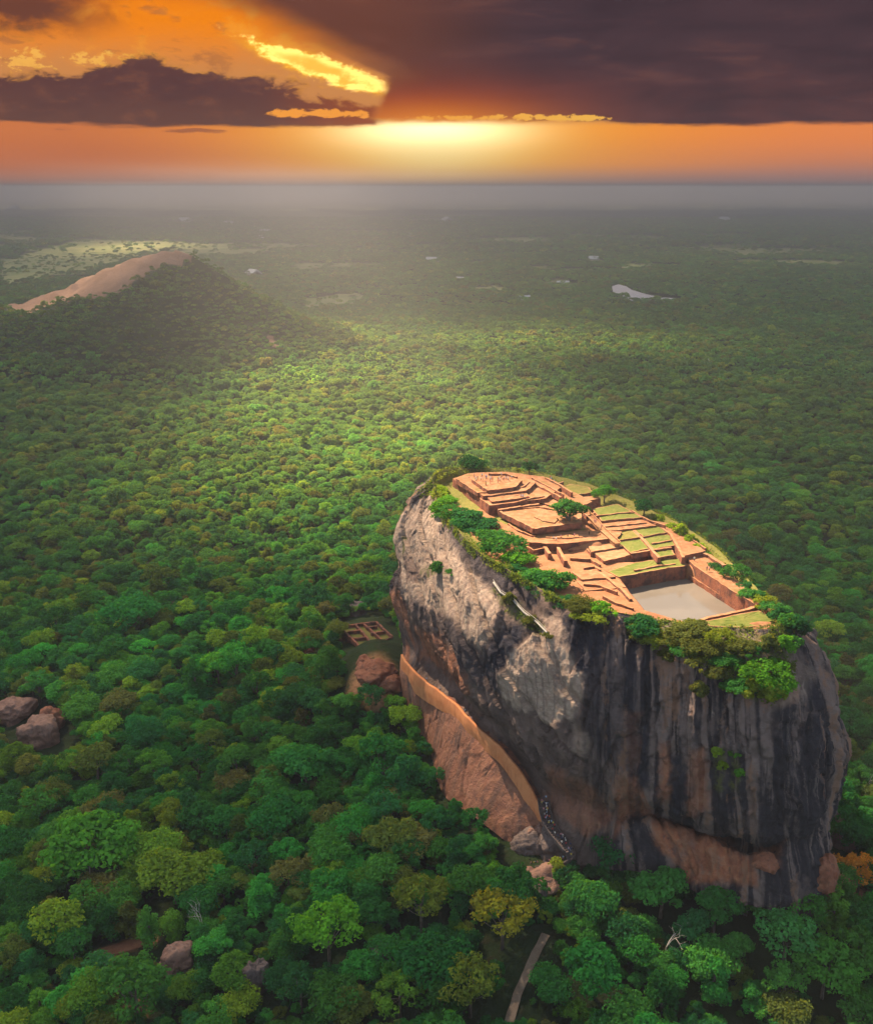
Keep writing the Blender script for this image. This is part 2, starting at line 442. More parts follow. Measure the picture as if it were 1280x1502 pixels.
orange = np.zeros((TT, SS))
for poly, k in [
 ([(604,920),(645,928),(682,985),(692,1018),(676,1012),(650,985),(612,968)], .8),
 ([(566,880),(590,880),(590,930),(572,930)], .9),
 ([(600,1000),(640,1016),(700,1062),(752,1118),(796,1185),(775,1300),(690,1240),(600,1120)], .62),
 ([(905,1130),(940,1140),(966,1205),(930,1190),(905,1225)], .8),
 ([(958,1200),(1030,1225),(1105,1258),(1110,1300),(1010,1290),(962,1240)], 1.),
 ([(1105,1250),(1145,1240),(1140,1270),(1100,1275)], .8),
 ([(922,1040),(936,1040),(940,1120),(924,1130)], .7), ([(972,1085),(984,1085),(986,1170),(970,1170)], .85),
 ([(1015,1100),(1036,1095),(1045,1180),(1010,1190)], .6), ([(1225,1090),(1236,1090),(1228,1150),(1215,1180)], .9),
 ([(800,1120),(870,1150),(900,1200),(860,1230),(800,1180)], .55),
 ([(1120,1000),(1160,1010),(1160,1030),(1115,1030)], .5)]:
    orange = np.maximum(orange, patch(poly)*k)
smoothk = 1-.62*np.clip(pale, 0, 1)
disp = (big*.8 + mid*.75 + fine)*(.35+.65*wall)
disp += flank*wall*(1-lower)*(slab + step_ + crk) + front*wall*fl*1.5
disp += flank*lower*(fbm(A_/5, Z/16, 0, 3, 44)*.9)
jag = np.abs(fbm(X/3.6, Y/3.6, Z/5.5, 3, 61))*1.1
disp -= front*jag*.7*wall
def facets(px_, py_, pz_, cell, seed):
    """angular broken faces: every cell of a jittered lattice gets its own tilted plane; also the gap to the next cell"""
    q = np.stack([px_, py_, pz_], -1)/cell; b = np.floor(q); d1 = np.full(px_.shape, 9.); d2 = d1.copy(); v = np.zeros(px_.shape)
    for dx in (-1, 0, 1):
        for dy in (-1, 0, 1):
            for dz_ in (-1, 0, 1):
                c = b + [dx, dy, dz_]; h = [_hash(c[..., 0], c[..., 1], c[..., 2], seed+k) for k in range(6)]
                f = c + np.stack(h[:3], -1); w = q-f; d = np.sqrt((w*w).sum(-1))
                pl = (h[3]-.5) + ((w[..., 0]*(h[4]-.5) + w[..., 1]*(h[5]-.5) + w[..., 2]*(h[3]-.5)))*1.5
                nb = d < d1
                d2 = np.where(nb, d1, np.minimum(d2, d)); v = np.where(nb, pl, v); d1 = np.where(nb, d, d1)
    return v, d2-d1
qx_, qy_ = X + wx*.35, Y + w2
f1, g1 = facets(A_ + wx*.5, Z*.55 + A_*.25*flank + w2, flank*3., 7.5, 1001)
f2, g2 = facets(A_ + w2, Z*.6 + A_*.3*flank, flank*7., 3.2, 1021)
f3, g3 = facets(A_*1.0 + w2*.5, Z*.34, X*0., 2.2, 1041)
crack = np.exp(-(g1/.05)**2)*.9 + np.exp(-(g2/.06)**2)*.5
keepc = sstep(fbm(X/14, Y/14, Z/14, 2, 95), -.35, .25)
disp += wall*smoothk*(f1*(1.6*flank + 1.4*front) + f2*(.5*flank + .7*front) + f3*front*.65)*(1-lower*.35)
disp -= wall*smoothk*(np.exp(-(g1/.045)**2)*.55 + np.exp(-(g2/.05)**2)*.25)*keepc
edge_keep = sstep(TQ, 0, .35)
lip = np.exp(-((TQ-4.0)/.25)**2); rec = np.exp(-((TQ-5.0)/.45)**2)
disp += lip*.9*fbm(A_/7, 0, 0, 3, 66) - rec*2.2*(.6+.4*fbm(A_/11, 1, 0, 2, 67))
ledge = np.exp(-((TQ-6.0)/.35)**2)*flank
disp *= (1-ledge*.85)*(1-.45*flank*sstep(TQ, 5.6, 6.2))
G2 = G + N0*(disp*(.15+.85*edge_keep))[..., None]
G2[0, :, 2] += fbm(X[0]/5, Y[0]/5, 0, 3, 8)*.5
RIM = G2[0].copy()                                            # closed rim loop
FOOT = G2[-1].copy()
foot_poly = FOOT[::12, :2]; rim_poly = RIM[::8, :2]

streak = fbm((A_+w2*.5)/2.1, Z/42, 0, 4, 201)*.5+.5
streak2 = fbm((A_+w2*.5)/.75, Z/20, 2, 3, 202)*.5+.5
moss = np.zeros((TT, SS))
for poly, k in [([(620,832),(650,830),(656,842),(626,850)],1.), ([(722,866),(756,880),(800,925),(790,935),(740,895)],.8),
                ([(1050,1100),(1060,1100),(1062,1150),(1052,1150)],1.), ([(1072,1100),(1082,1100),(1084,1150),(1074,1150)],1.),
                ([(920,900),(1040,925),(1150,930),(1165,1000),(1110,1030),(1050,985),(980,945),(925,925)],.75)]:
    moss = np.maximum(moss, patch(poly, 5)*k)
ledge_c = np.exp(-((TQ-6.05)/.28)**2)*flank

def rock_material():
    m = material('streaked_gneiss')
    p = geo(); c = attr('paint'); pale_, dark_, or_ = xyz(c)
    c2 = attr('paint_b'); st, st2, mo = xyz(c2)
    c3 = attr('paint_c'); fr, low, crk_ = xyz(c3)
    n1 = noise(p, .09, 5, .6); n2 = noise(p, .5, 6, .65); n3 = noise(p, 2.2, 5, .65)
    st = (st + (n2 - .5)*.25); 
    base_f = mix(smooth(n1, .38, .62), (.105, .074, .066), (.185, .130, .112))       # flank rock
    base_d = mix(smooth(st, .43, .60), (.030, .027, .035), (.205, .155, .142))        # dark streaked front
    base_d = mix(smooth(st2 + (n3 - .5)*.3, .62, .8)*.55, base_d, (.21, .16, .145))
    base_d = mix(smooth(st2, .42, .28)*.9, base_d, (.014, .014, .020))
    base = mix(fr, base_f, base_d)
    base = mix(smooth(n2, .52, .68)*.5*(1.0 - fr), base, (.085, .062, .060))
    red = mix(smooth(n2, .35, .7), (.33, .115, .058), (.42, .19, .10))
    red = mix(smooth(st, .55, .3)*.55, red, (.10, .06, .05))
    base = mix(or_*smooth(n1 + n2, .62, .92), base, red)
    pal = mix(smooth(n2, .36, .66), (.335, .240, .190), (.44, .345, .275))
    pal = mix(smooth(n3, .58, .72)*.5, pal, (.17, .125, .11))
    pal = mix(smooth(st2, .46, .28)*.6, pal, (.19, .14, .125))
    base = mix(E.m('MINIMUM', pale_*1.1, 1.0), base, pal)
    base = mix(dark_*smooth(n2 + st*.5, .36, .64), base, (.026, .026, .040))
    base = mix(smooth(n3, .64, .74)*.35, base, (.30, .24, .21))
    base = mix(crk_*smooth(n2, .42, .62)*.6, base, (.022, .018, .020))
    tan_ = noise(cmul(p, (1, 1, .07)), .20, 5, .6)
    base = mix(smooth(tan_ + (st - .5)*.5 + (n2 - .5)*.3, .55, .70)*fr*.75, base, (.27, .150, .095))
    base = mix(smooth(noise(cmul(p, (1.2, 1.2, .5)), .11, 5, .6), .55, .68)*fr*.55, base, (.17, .125, .115))
    wht = noise(cmul(p, (1, 1, .10)), .42, 5, .62)
    base = mix(smooth(wht + (st2 - .5)*.35, .70, .80)*fr*.75, base, (.38, .31, .26))
    mossc = mix(n3, (.055, .075, .02), (.12, .12, .035))
    base = mix(mo*smooth(n2, .38, .55), base, mossc)
    h = n3*.5 + n2*1.2 + noise(p, 7.0, 3, .6)*.18
    finish(base, .85, bump(h, 1.0, 1.0), .25); return m
M_ROCK = rock_material()
rock = empty('rock_monolith', 'huge flat topped rock with sheer streaked cliffs rising from the forest, ruins on its summit', 'rock', (40, 315, 90))
def child(name, me, parent, **props):
    o = obj(name, me, parent, **props); o.matrix_parent_inverse = parent.matrix_world.inverted() if False else o.matrix_parent_inverse
    o.location = -np.array(parent.location) if parent.rotation_euler.z == 0 else o.location
    return o
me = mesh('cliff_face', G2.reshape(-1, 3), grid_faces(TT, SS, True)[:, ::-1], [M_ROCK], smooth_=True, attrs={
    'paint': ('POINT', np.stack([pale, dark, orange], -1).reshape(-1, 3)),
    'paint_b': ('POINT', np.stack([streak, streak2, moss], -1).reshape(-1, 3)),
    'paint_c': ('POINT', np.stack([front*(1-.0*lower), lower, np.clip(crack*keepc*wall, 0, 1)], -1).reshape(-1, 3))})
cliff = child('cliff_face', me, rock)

# ------------------------------------------------------------------ plateau ground inside the rim
AX0, AX1 = np.array([8., 372.]), np.array([82., 280.])
POOL_Z = 131.5
pool_px = [(905,846),(940,842),(1000,828),(1012,833),(1112,886),(1062,905),(1012,914),(945,896),(925,873)]
pool_poly = [at_z(x, y, 135.5)[:2] for x, y in pool_px]
def plateau_z(x, y):
    k = np.clip((y-262)/(328-262), -.2, 1)
    z = 135.4 + 1.0*k + 2.8*sstep(y, 327, 333) + 1.3*np.clip((y-333)/52, 0, 1.3)
    return z - 2.2*sstep(x-.15*(345-y), 56, 60)*sstep(y, 318, 326)
def build_plateau():
    nr = 80
    d = AX1-AX0; L2 = (d*d).sum()
    t = np.clip(((RIM[:, :2]-AX0)@d)/L2, 0, 1); foot = AX0 + t[:, None]*d
    k = np.linspace(0, 1, nr)[:, None, None]
    P = RIM[None, :, :2]*(1-k) + foot[None]*k
    x, y = P[..., 0], P[..., 1]
    z = plateau_z(x, y) + fbm(x/9, y/9, 0, 4, 301)*.45 + fbm(x/2, y/2, 0, 3, 302)*.12
    b = sstep(k[..., 0], 0, .12); z = RIM[None, :, 2]*(1-b) + z*b
    dp = seg_dist(x, y, pool_poly, True); inp = in_poly(x, y, pool_poly)
    z = np.where(inp, z - (z-127.5)*sstep(dp, 0, 1.5), z)
    V = np.stack([x, y, z], -1)
    # grass where the photo shows lawn or rough rim, else bare orange earth
    gx, gy = to_px(x, y, z)
    e = sstep(1-k[..., 0]+0*x, .62, .92)
    g = np.maximum(e*.9, 0)
    for poly in [[(725,768),(745,755),(790,782),(850,776),(862,782),(800,792),(770,785)], [(640,690),(668,715),(710,745),(700,760),(640,735)],
                 [(1020,908),(1112,892),(1150,905),(1140,930),(1090,920),(1035,920)], [(940,748),(1000,765),(1050,805),(1035,812),(985,770)],
                 [(870,880),(885,870),(905,893),(885,893)]]:
        ww = [at_z(a, b_, 138)[:2] for a, b_ in poly]
        g = np.maximum(g, in_poly(x+fbm(x/3, y/3, 0, 2, 9)*1.5, y+fbm(x/3, y/3, 4, 2, 9)*1.5, ww)*.9)
    return mesh('plateau_ground', V.reshape(-1, 3), grid_faces(nr, SS, True), [M_EARTH], smooth_=True, attrs={'grass': ('POINT', g.reshape(-1))})
def earth_material():
    m = material('orange_earth_and_grass')
    p = geo(); g = attr('grass', out='Fac')
    n1 = noise(p, .22, 5, .6); n2 = noise(p, 1.4, 5, .65); n3 = noise(p, 5.0, 3, .6)
    e = mix(smooth(n1, .35, .65), (.215, .098, .050), (.265, .130, .070))
    e = mix(smooth(n2, .5, .7)*.6, e, (0.150, 0.053, 0.024)); e = mix(smooth(n3, .6, .75)*.4, e, (0.300, 0.165, 0.090))
    gr = mix(smooth(n2, .35, .65), (0.098, 0.109, 0.026), (0.165, 0.150, 0.041)); gr = mix(smooth(n1, .5, .7)*.5, gr, (0.225, 0.165, 0.060))
    f = smooth(g + (n2 - .5)*.7 + (n1 - .5)*.6, .38, .6)
    finish(mix(f, e, gr), .95, bump(n2 + n3*.4, .6, .35), .1); return m
M_EARTH = earth_material()
plateau = child('plateau_ground', build_plateau(), rock)

# ================================================================== terrain
PK = at_y(250, 362, 1750)                                      # summit of the distant hill
def hill_h(x, y):
    x = np.asarray(x, float); y = np.asarray(y, float)
    xr = np.array([-1150,-950,-800,-716,-660,-620,-560,-500,-462,-432,-405,-363,-300,-234,-175,-120,-60]); zr = np.array([0,22,52,72,92,108,130,152,162,160,148,122,84,50,26,9,0])
    r = 0
    for d_ in (-24, -12, 0, 12, 24): r = r + np.interp(x+d_, xr, zr)/5
    yr = 1700 + (x+450)*-.12
    t = (y-yr)/np.where(y < yr, 430, 330)
    t = t + fbm(x/130, y/130, 0, 3, 400)*.10*(np.abs(t) > .02)
    h = r*np.clip(1-np.abs(t), 0, 1)**1.2*(1/(1+0*t)) + r*.10*np.exp(-(t/.1)**2)*0
    return h + (fbm(x/70, y/70, 0, 4, 404)*9 + fbm(x/22, y/22, 0, 3, 405)*1.4)*np.clip(h/70, 0, 1)
def ground_z(x, y):
    x = np.asarray(x, float); y = np.asarray(y, float)
    near = (np.abs(x-40) < 700) & (np.abs(y-310) < 700)
    d = np.full(x.shape, 2000.)
    if near.any():
        dd = seg_dist(x[near], y[near], foot_poly, True); ins = in_poly(x[near], y[near], foot_poly)
        d[near] = np.where(ins, -dd, dd)
    h = 50*np.exp(-np.clip(d, 0, None)/150.) 
    h = np.where(d < 0, 50, h)
    # a spur that carries the terrace garden and its boulders on the left
    h = h + 24*np.exp(-((x+30)/24)**2 - ((y-398)/26)**2) + 10*np.exp(-((x+25)/14)**2 - ((y-372)/14)**2)
    h = h + 6*np.exp(-((x-20)/120)**2-((y-215)/60)**2)
    roll = fbm(x/160, y/160, 0, 3, 501)*5*np.clip(d/150, 0.1, 1)
    return h + roll + hill_h(x, y) + np.where(y > 2600, fbm(x/1500, y/1500, 0, 3, 511)*14, 0)
# lake, fields, tracks and clearings laid out on the ground
def gpt(px, py, z=0.0): return at_z(px, py, z)
LAKE_Z = .6
lake_px = [(897,420),(906,417),(918,420),(926,425),(946,431),(968,436),(990,437),(996,441),(975,443),(955,442),(938,443),(926,441),(912,436),(899,430)]
lake_poly = np.array([gpt(x, y, LAKE_Z)[:2] for x, y in lake_px])
field_px = [  # (outline, grassiness)
 ([(30,372),(120,350),(240,352),(330,356),(335,366),(250,366),(180,378),(120,398),(60,402),(0,420),(0,385)], 1.),
 ([(285,362),(342,358),(342,363),(288,367)], .8), ([(0,300),(68,305),(66,311),(0,316)], .3), ([(245,322),(285,322),(285,327),(245,328)], .3),
 ([(340,308),(430,306),(540,315),(535,322),(430,321),(350,318)], .55), ([(915,385),(950,388),(955,394),(918,395)], 1.3),
 ([(570,322),(680,322),(676,328),(572,328)], .5), ([(675,420),(740,414),(745,424),(690,430)], .8), ([(355,396),(392,399),(388,404),(350,402)], .3),
 ([(1020,360),(1120,357),(1115,362),(1025,364)], .4), ([(810,405),(850,411),(842,417),(800,412)], .4), ([(440,440),(520,430),(530,446),(455,458)], .7),
 ([(860,378),(890,380),(888,386),(858,386)], .5)]
fields = [(np.array([gpt(x, y)[:2] for x, y in p]), k) for p, k in field_px]
track_px = [(148,1400),(178,1392),(205,1384),(222,1374)]
walk_px = [(800,1372),(786,1398),(772,1430),(758,1462),(746,1502)]
def land(px, py):                                              # where a sight line meets the ground
    z = 30.
    for _ in range(12):
        P = at_z(px, py, z); z = .5*z + .5*float(ground_z(np.array([P[0]]), np.array([P[1]]))[0])
    P = at_z(px, py, z); return np.array([P[0], P[1], z])
track = [land(*p) for p in track_px]; walk = [land(*p) for p in walk_px]
bald_px = [(8,452),(40,440),(110,412),(180,380),(222,362),(262,364),(282,372),(268,392),(236,390),(218,400),(190,416),(178,430),(150,438),(110,438),(70,450),(30,462)]
def field_mask(x, y):
    jx_ = x + fbm(x/60, y/60, 0, 3, 601)*40; jy_ = y + fbm(x/60, y/60, 7, 3, 602)*40
    f = np.zeros(np.shape(x))
    for poly, k in fields:
        f = np.maximum(f, in_poly(jx_, jy_, poly)*k)
    far = np.clip((np.asarray(y)-2400)/1500, 0, 1)
    n = fbm(x/420, y/300, 0, 4, 611)
    f = np.maximum(f, sstep(n, .22, .32)*.7*far*(np.abs(x) < 30000))
    return f
def bald_mask(x, y, z):
    px, py = to_px(x, y, z)
    m_ = in_poly(px + fbm(x/25, y/25, 0, 3, 621)*6, py + fbm(x/25, y/25, 3, 3, 622)*4, bald_px)
    sp_ = in_poly(px, py, [(392,492),(404,498),(410,510),(402,512),(394,502)]) | in_poly(px, py, [(216,392),(232,388),(236,394),(224,398)])
    yr = 1700 + (x+450)*-.12
    back = (y > yr-14) & (x < -412) & (x > -830)
    return (m_ | sp_ | back) & (y > 1350) & (y < 2050) & (hill_h(x, y) > 22)

def ground_material():
    m = material('forest_floor_and_fields')
    p = geo(); a = attr('cover'); fld, bald, tan_ = xyz(a)
    n0 = noise(p, .0035, 5, .6); n1 = noise(p, .03, 5, .65); n2 = noise(p, .3, 4, .6)
    f = mix(smooth(n1, .35, .65), (.012, .024, .010), (.026, .042, .015))
    f = mix(smooth(n2, .5, .7)*.5, f, (.040, .030, .018))
    v = voronoi(cmul(p, (1, 1, .2)), .022, 'Color'); vs = xyz(v)[0]
    g = mix(vs, (.19, .25, .075), (.34, .33, .14)); g = mix(smooth(n1, .5, .7)*.5, g, (.28, .22, .11))
    c = mix(E.m('MINIMUM', fld, 1.0), f, g)
    r = mix(smooth(n1, .35, .65), (.125, .078, .054), (.195, .122, .088)); r = mix(smooth(n1, .52, .66)*.75, r, (.075, .048, .042))
    c = mix(smooth(bald + (n2 - .5)*.3, .4, .6), c, r)
    c = mix(tan_*smooth(n2, .3, .5), c, (.40, .20, .10))
    finish(c, .95, bump(n2*3.0 + n1*5.0, .5, 1.0), .05); return m
M_GROUND = ground_material()
def build_ground():
    th = np.concatenate([np.linspace(-42, 42, 640), np.linspace(42, 318, 72)[1:-1]])*pi/180
    r = np.concatenate([np.linspace(0.01, 140, 8), np.geomspace(146, 52000, 520)])
    R_, T_ = np.meshgrid(r, th, indexing='ij')
    x = R_*np.sin(T_); y = R_*np.cos(T_)
    z = ground_z(x, y)
    inl = in_poly(x, y, lake_poly); z = np.where((y > 2000) & (seg_dist(x, y, lake_poly, True) < 60), np.minimum(z, 1.2), z); z = np.where(inl, -1.6, z)
    fm_ = field_mask(x, y); bm = bald_mask(x, y, z)
    tn = np.zeros_like(x)
    tn = np.maximum(tn, sstep(seg_dist(x, y, [t[:2] for t in track]), 4.2, 2.2))
    for c_, rad in [((194,1486),6.), ((545,985),13.), ((556,1010),8.), ((30,1030),0), ((830,1250),9.), ((560,1392),4), ((1225,1290),14), ((520,930),14)]:
        P = land(*c_); tn = np.maximum(tn, .9*sstep(np.hypot(x-P[0], y-P[1]), rad+1, rad*.4))
    me = mesh('ground', np.stack([x, y, z], -1).reshape(-1, 3), grid_faces(len(r), len(th), True), [M_GROUND], smooth_=True,
              attrs={'cover': ('POINT', np.stack([fm_, bm*1., tn], -1).reshape(-1, 3))})
    o = obj('ground', me, kind='structure'); return o
build_ground()
def water_material(name, col, rough):
    m = material(name); p = geo()
    n = noise(cmul(p, (1, 1, .2)), .9, 4, .6)
    pr = finish(mix(smooth(noise(p, .06, 4, .5), .4, .6), col, tuple(c*1.18 for c in col)), rough, bump(n, .08, .1), .5); return m
M_LAKE = water_material('pale_lake_water', (.34, .31, .32), .45)
lk = mesh('lake', [(*q, LAKE_Z) for q in lake_poly], [list(range(len(lake_poly)))[::-1]], [M_LAKE]); 
obj('lake', lk, kind='structure')

# ================================================================== trees
def leaf_material():
    m = material('leaves')
    t = attr('tint', 'INSTANCER'); sh = attr('leaf', out='Fac')
    c = cmul(t, grey(sh*.9 + .72))
    c = mix(smooth(sh, .66, 1.0)*.28, c, cmul(t, (1.7, 1.35, .8)))
    d = E.nt.nodes.new('ShaderNodeBsdfDiffuse'); tr = E.nt.nodes.new('ShaderNodeBsdfTranslucent'); mx = E.nt.nodes.new('ShaderNodeMixShader')
    o = E.nt.nodes.new('ShaderNodeOutputMaterial')
    E.put(d, 0, c); E.put(tr, 0, cmul(c, (1.95, 1.55, .5))); mx.inputs[0].default_value = .46
    E.nt.links.new(d.outputs[0], mx.inputs[1]); E.nt.links.new(tr.outputs[0], mx.inputs[2]); E.nt.links.new(mx.outputs[0], o.inputs[0])
    return m
M_LEAF = leaf_material()
def bark_material(name, a, b):
    m = material(name); p = objco(); n = noise(cmul(p, (3, 3, .6)), 1.2, 4, .6)
    finish(mix(smooth(n, .35, .65), a, b), .9, bump(n, .5, .1), .1); return m
M_BARK = bark_material('grey_bark', (.09, .07, .055), (.19, .16, .13))
M_DEAD = bark_material('bleached_dead_wood', (.42, .38, .34), (.62, .58, .53))

def leaf_quads(c, n, size, rng, jit=.55, flat=.0):
    """one leaf-cluster face per centre: bent quads facing along n, jittered"""
    k = len(c)
    nn = n + rng.normal(0, jit, (k, 3)); nn[:, 2] += flat; nn /= np.linalg.norm(nn, axis=1, keepdims=True)+1e-9
    a = np.cross(nn, rng.normal(0, 1, (k, 3))); a /= np.linalg.norm(a, axis=1, keepdims=True)+1e-9
    b = np.cross(nn, a)
    s = size*rng.uniform(.6, 1.35, (k, 1)); s2 = s*rng.uniform(.45, .9, (k, 1))
    v = np.stack([c - a*s, c - b*s2 + nn*s*.15, c + a*s*rng.uniform(.7, 1.2, (k, 1)), c + b*s2 - nn*s*.1], 1)
    return v.reshape(-1, 3), np.arange(4*k).reshape(-1, 4)
def crown_mesh(name, seed, H=14., R=6., base=.38, lobes=22, per=90, leaf=.55, form='round'):
    rng = np.random.default_rng(seed); C, N, Sh = [], [], []
    zc = H*(base+1)/2; hz = H*(1-base)/2
    Ls = []; ax_ = rng.uniform(.8, 1.2, 2)
    for i in range(lobes):
        if form == 'round':
            u = rng.uniform(-.25, 1); th = i*2.4+rng.uniform(-.5, .5); rr = sqrt(max(0, 1-u*u))*rng.uniform(.55, .95)
            p = np.array([cos(th)*rr*R*.8, sin(th)*rr*R*.8, zc + u*hz*.78]) + rng.normal(0, .10, 3)*R; lr = R*rng.uniform(.17, .44)
        elif form == 'flat':
            th = i*2.4+rng.uniform(-.4, .4); rr = sqrt((i+.5)/lobes)*rng.uniform(.8, 1.05)
            p = np.array([cos(th)*rr*R*.85, sin(th)*rr*R*.85, H*(.9-.22*rr*rr) + rng.uniform(-.5, .5)]); lr = R*rng.uniform(.2, .34)
        elif form == 'tall':
            z = rng.uniform(0, 1); rr = (1-.55*z)*rng.uniform(.3, .8)*R; th = i*2.4+rng.uniform(-.5, .5)
            p = np.array([cos(th)*rr, sin(th)*rr, H*base + z*H*(1-base)*.92]); lr = R*rng.uniform(.26, .46)*(1-.3*z)
        else:                                                     # open: separate bunches on long limbs
            th = i*2.4+rng.uniform(-.6, .6); u = rng.uniform(-.1, 1); rr = sqrt(max(0, 1-u*u))*rng.uniform(.5, 1.12)
            p = np.array([cos(th)*rr*R*.9, sin(th)*rr*R*.9, zc + u*hz*.85]); lr = R*rng.uniform(.17, .33)
        p[:2] *= ax_; Ls.append((p, lr))
    for p, lr in Ls:
        k = int(per*(lr/(R*.34))**2)+6
        d = rng.normal(0, 1, (k, 3)); d[:, 2] += .45; d /= np.linalg.norm(d, axis=1, keepdims=True)
        d2 = d*np.array([1, 1, .72 if form != 'flat' else .45])
        rad = lr*rng.uniform(.72, 1.08, (k, 1))
        bumpy = 1+.16*np.sin(d[:, :1]*7+p[0])*np.sin(d[:, 1:2]*6+p[1])*1.2
        C.append(p + d2*rad*bumpy); N.append(d)
        Sh.append(np.clip(rng.uniform(.25, .75) + rng.normal(0, .12, k), 0, 1))
    C = np.concatenate(C); N = np.concatenate(N); Sh = np.concatenate(Sh)
    V, Fc = leaf_quads(C, N, leaf, rng, .5, .15)
    return mesh(name, V, Fc, [M_LEAF], attrs={'leaf': ('FACE', Sh)}), Ls
def tube(pts, radii, sides=6):
    V, Fc = [], []; n = len(pts); pts = [np.array(p, float) for p in pts]
    for i, p in enumerate(pts):
        t = pts[min(i+1, n-1)]-pts[max(i-1, 0)]; t /= np.linalg.norm(t)+1e-9
        a = np.cross(t, [.3, .9, .1] if abs(t[2]) > .5 else [0, 0, 1.]); a /= np.linalg.norm(a)+1e-9; b = np.cross(t, a)
        for k in range(sides):
            th = 2*pi*k/sides; V.append(p + radii[i]*(a*cos(th)+b*sin(th)))
    for i in range(n-1):
        for k in range(sides):
            Fc.append((i*sides+k, i*sides+(k+1) % sides, (i+1)*sides+(k+1) % sides, (i+1)*sides+k))
    Fc.append(tuple(range(sides))[::-1]); Fc.append(tuple((n-1)*sides+k for k in range(sides)))
    return V, Fc
def join(parts):
    V, Fc, o = [], [], 0
    for v, f in parts:
        V += [tuple(q) for q in v]; Fc += [tuple(i+o for i in g) for g in f]; o += len(v)
    return V, Fc
def trunk_mesh(name, seed, Ls, H, r=.38, mat=None):
    rng = np.random.default_rng(seed); parts = []
    top = np.array([rng.uniform(-.4, .4), rng.uniform(-.4, .4), H*.62])
    parts.append(tube([(0, 0, -2.5), (rng.uniform(-.2, .2), rng.uniform(-.2, .2), H*.2), top*.6+np.array([0, 0, H*.05]), top], [r*1.35, r, r*.8, r*.5], 7))
    for p, lr in Ls[::2][:9]:
        s = np.array([0, 0, H*rng.uniform(.3, .55)]); q = p-np.array([0, 0, lr*.3]); mid_ = (s*.5+q*.5)+np.array([0, 0, -.4])
        parts.append(tube([s, mid_, q], [r*.42, r*.28, r*.12], 5))
    return mesh(name, *join(parts), [mat or M_BARK], smooth_=True)
KINDS = []
for i, (form, H, R, base, lobes, per, leaf) in enumerate([
    ('round', 14, 6.2, .36, 30, 130, .42), ('round', 12, 5.4, .32, 24, 150, .38), ('flat', 14, 7.0, .5, 30, 90, .42), ('tall', 16, 5.2, .28, 28, 115, .42),
    ('open', 15, 6.4, .42, 30, 110, .40), ('round', 13, 7.4, .45, 38, 100, .46), ('open', 13, 5.6, .36, 26, 120, .38), ('tall', 13, 6.2, .34, 30, 110, .40)]):
    cm, Ls = crown_mesh('crown', 100+i, H, R, base, lobes, per, leaf, form)
    KINDS.append((cm, trunk_mesh('trunk', 200+i, Ls, H), H, R, form))
# coarser crowns for trees a kilometre and more away
FARK = []
for i, (form, H, R, base, lobes, per, leaf) in enumerate([('round', 12, 6.2, .3, 12, 26, 1.05), ('flat', 12, 6.8, .4, 12, 22, 1.1), ('open', 13, 6.2, .3, 12, 24, 1.0)]):
    FARK.append(crown_mesh('crown', 300+i, H, R, base, lobes, per, leaf, form)[0])

PAL = [((.020, .092, .030), 3.2), ((.034, .118, .030), 3.0), ((.018, .084, .038), 2.2), ((.056, .138, .024), 1.8), ((.062, .090, .026), 1.3),
       ((.095, .155, .022), .9), ((.075, .080, .034), .5), ((.028, .138, .036), 1.4)]
PALW = np.array([w for _, w in PAL]); PALW /= PALW.sum(); PALC = np.array([c for c, _ in PAL])
GARDEN = [land(*p)[:2] for p in [(488,912),(556,900),(592,925),(598,1015),(545,1005),(505,968)]]
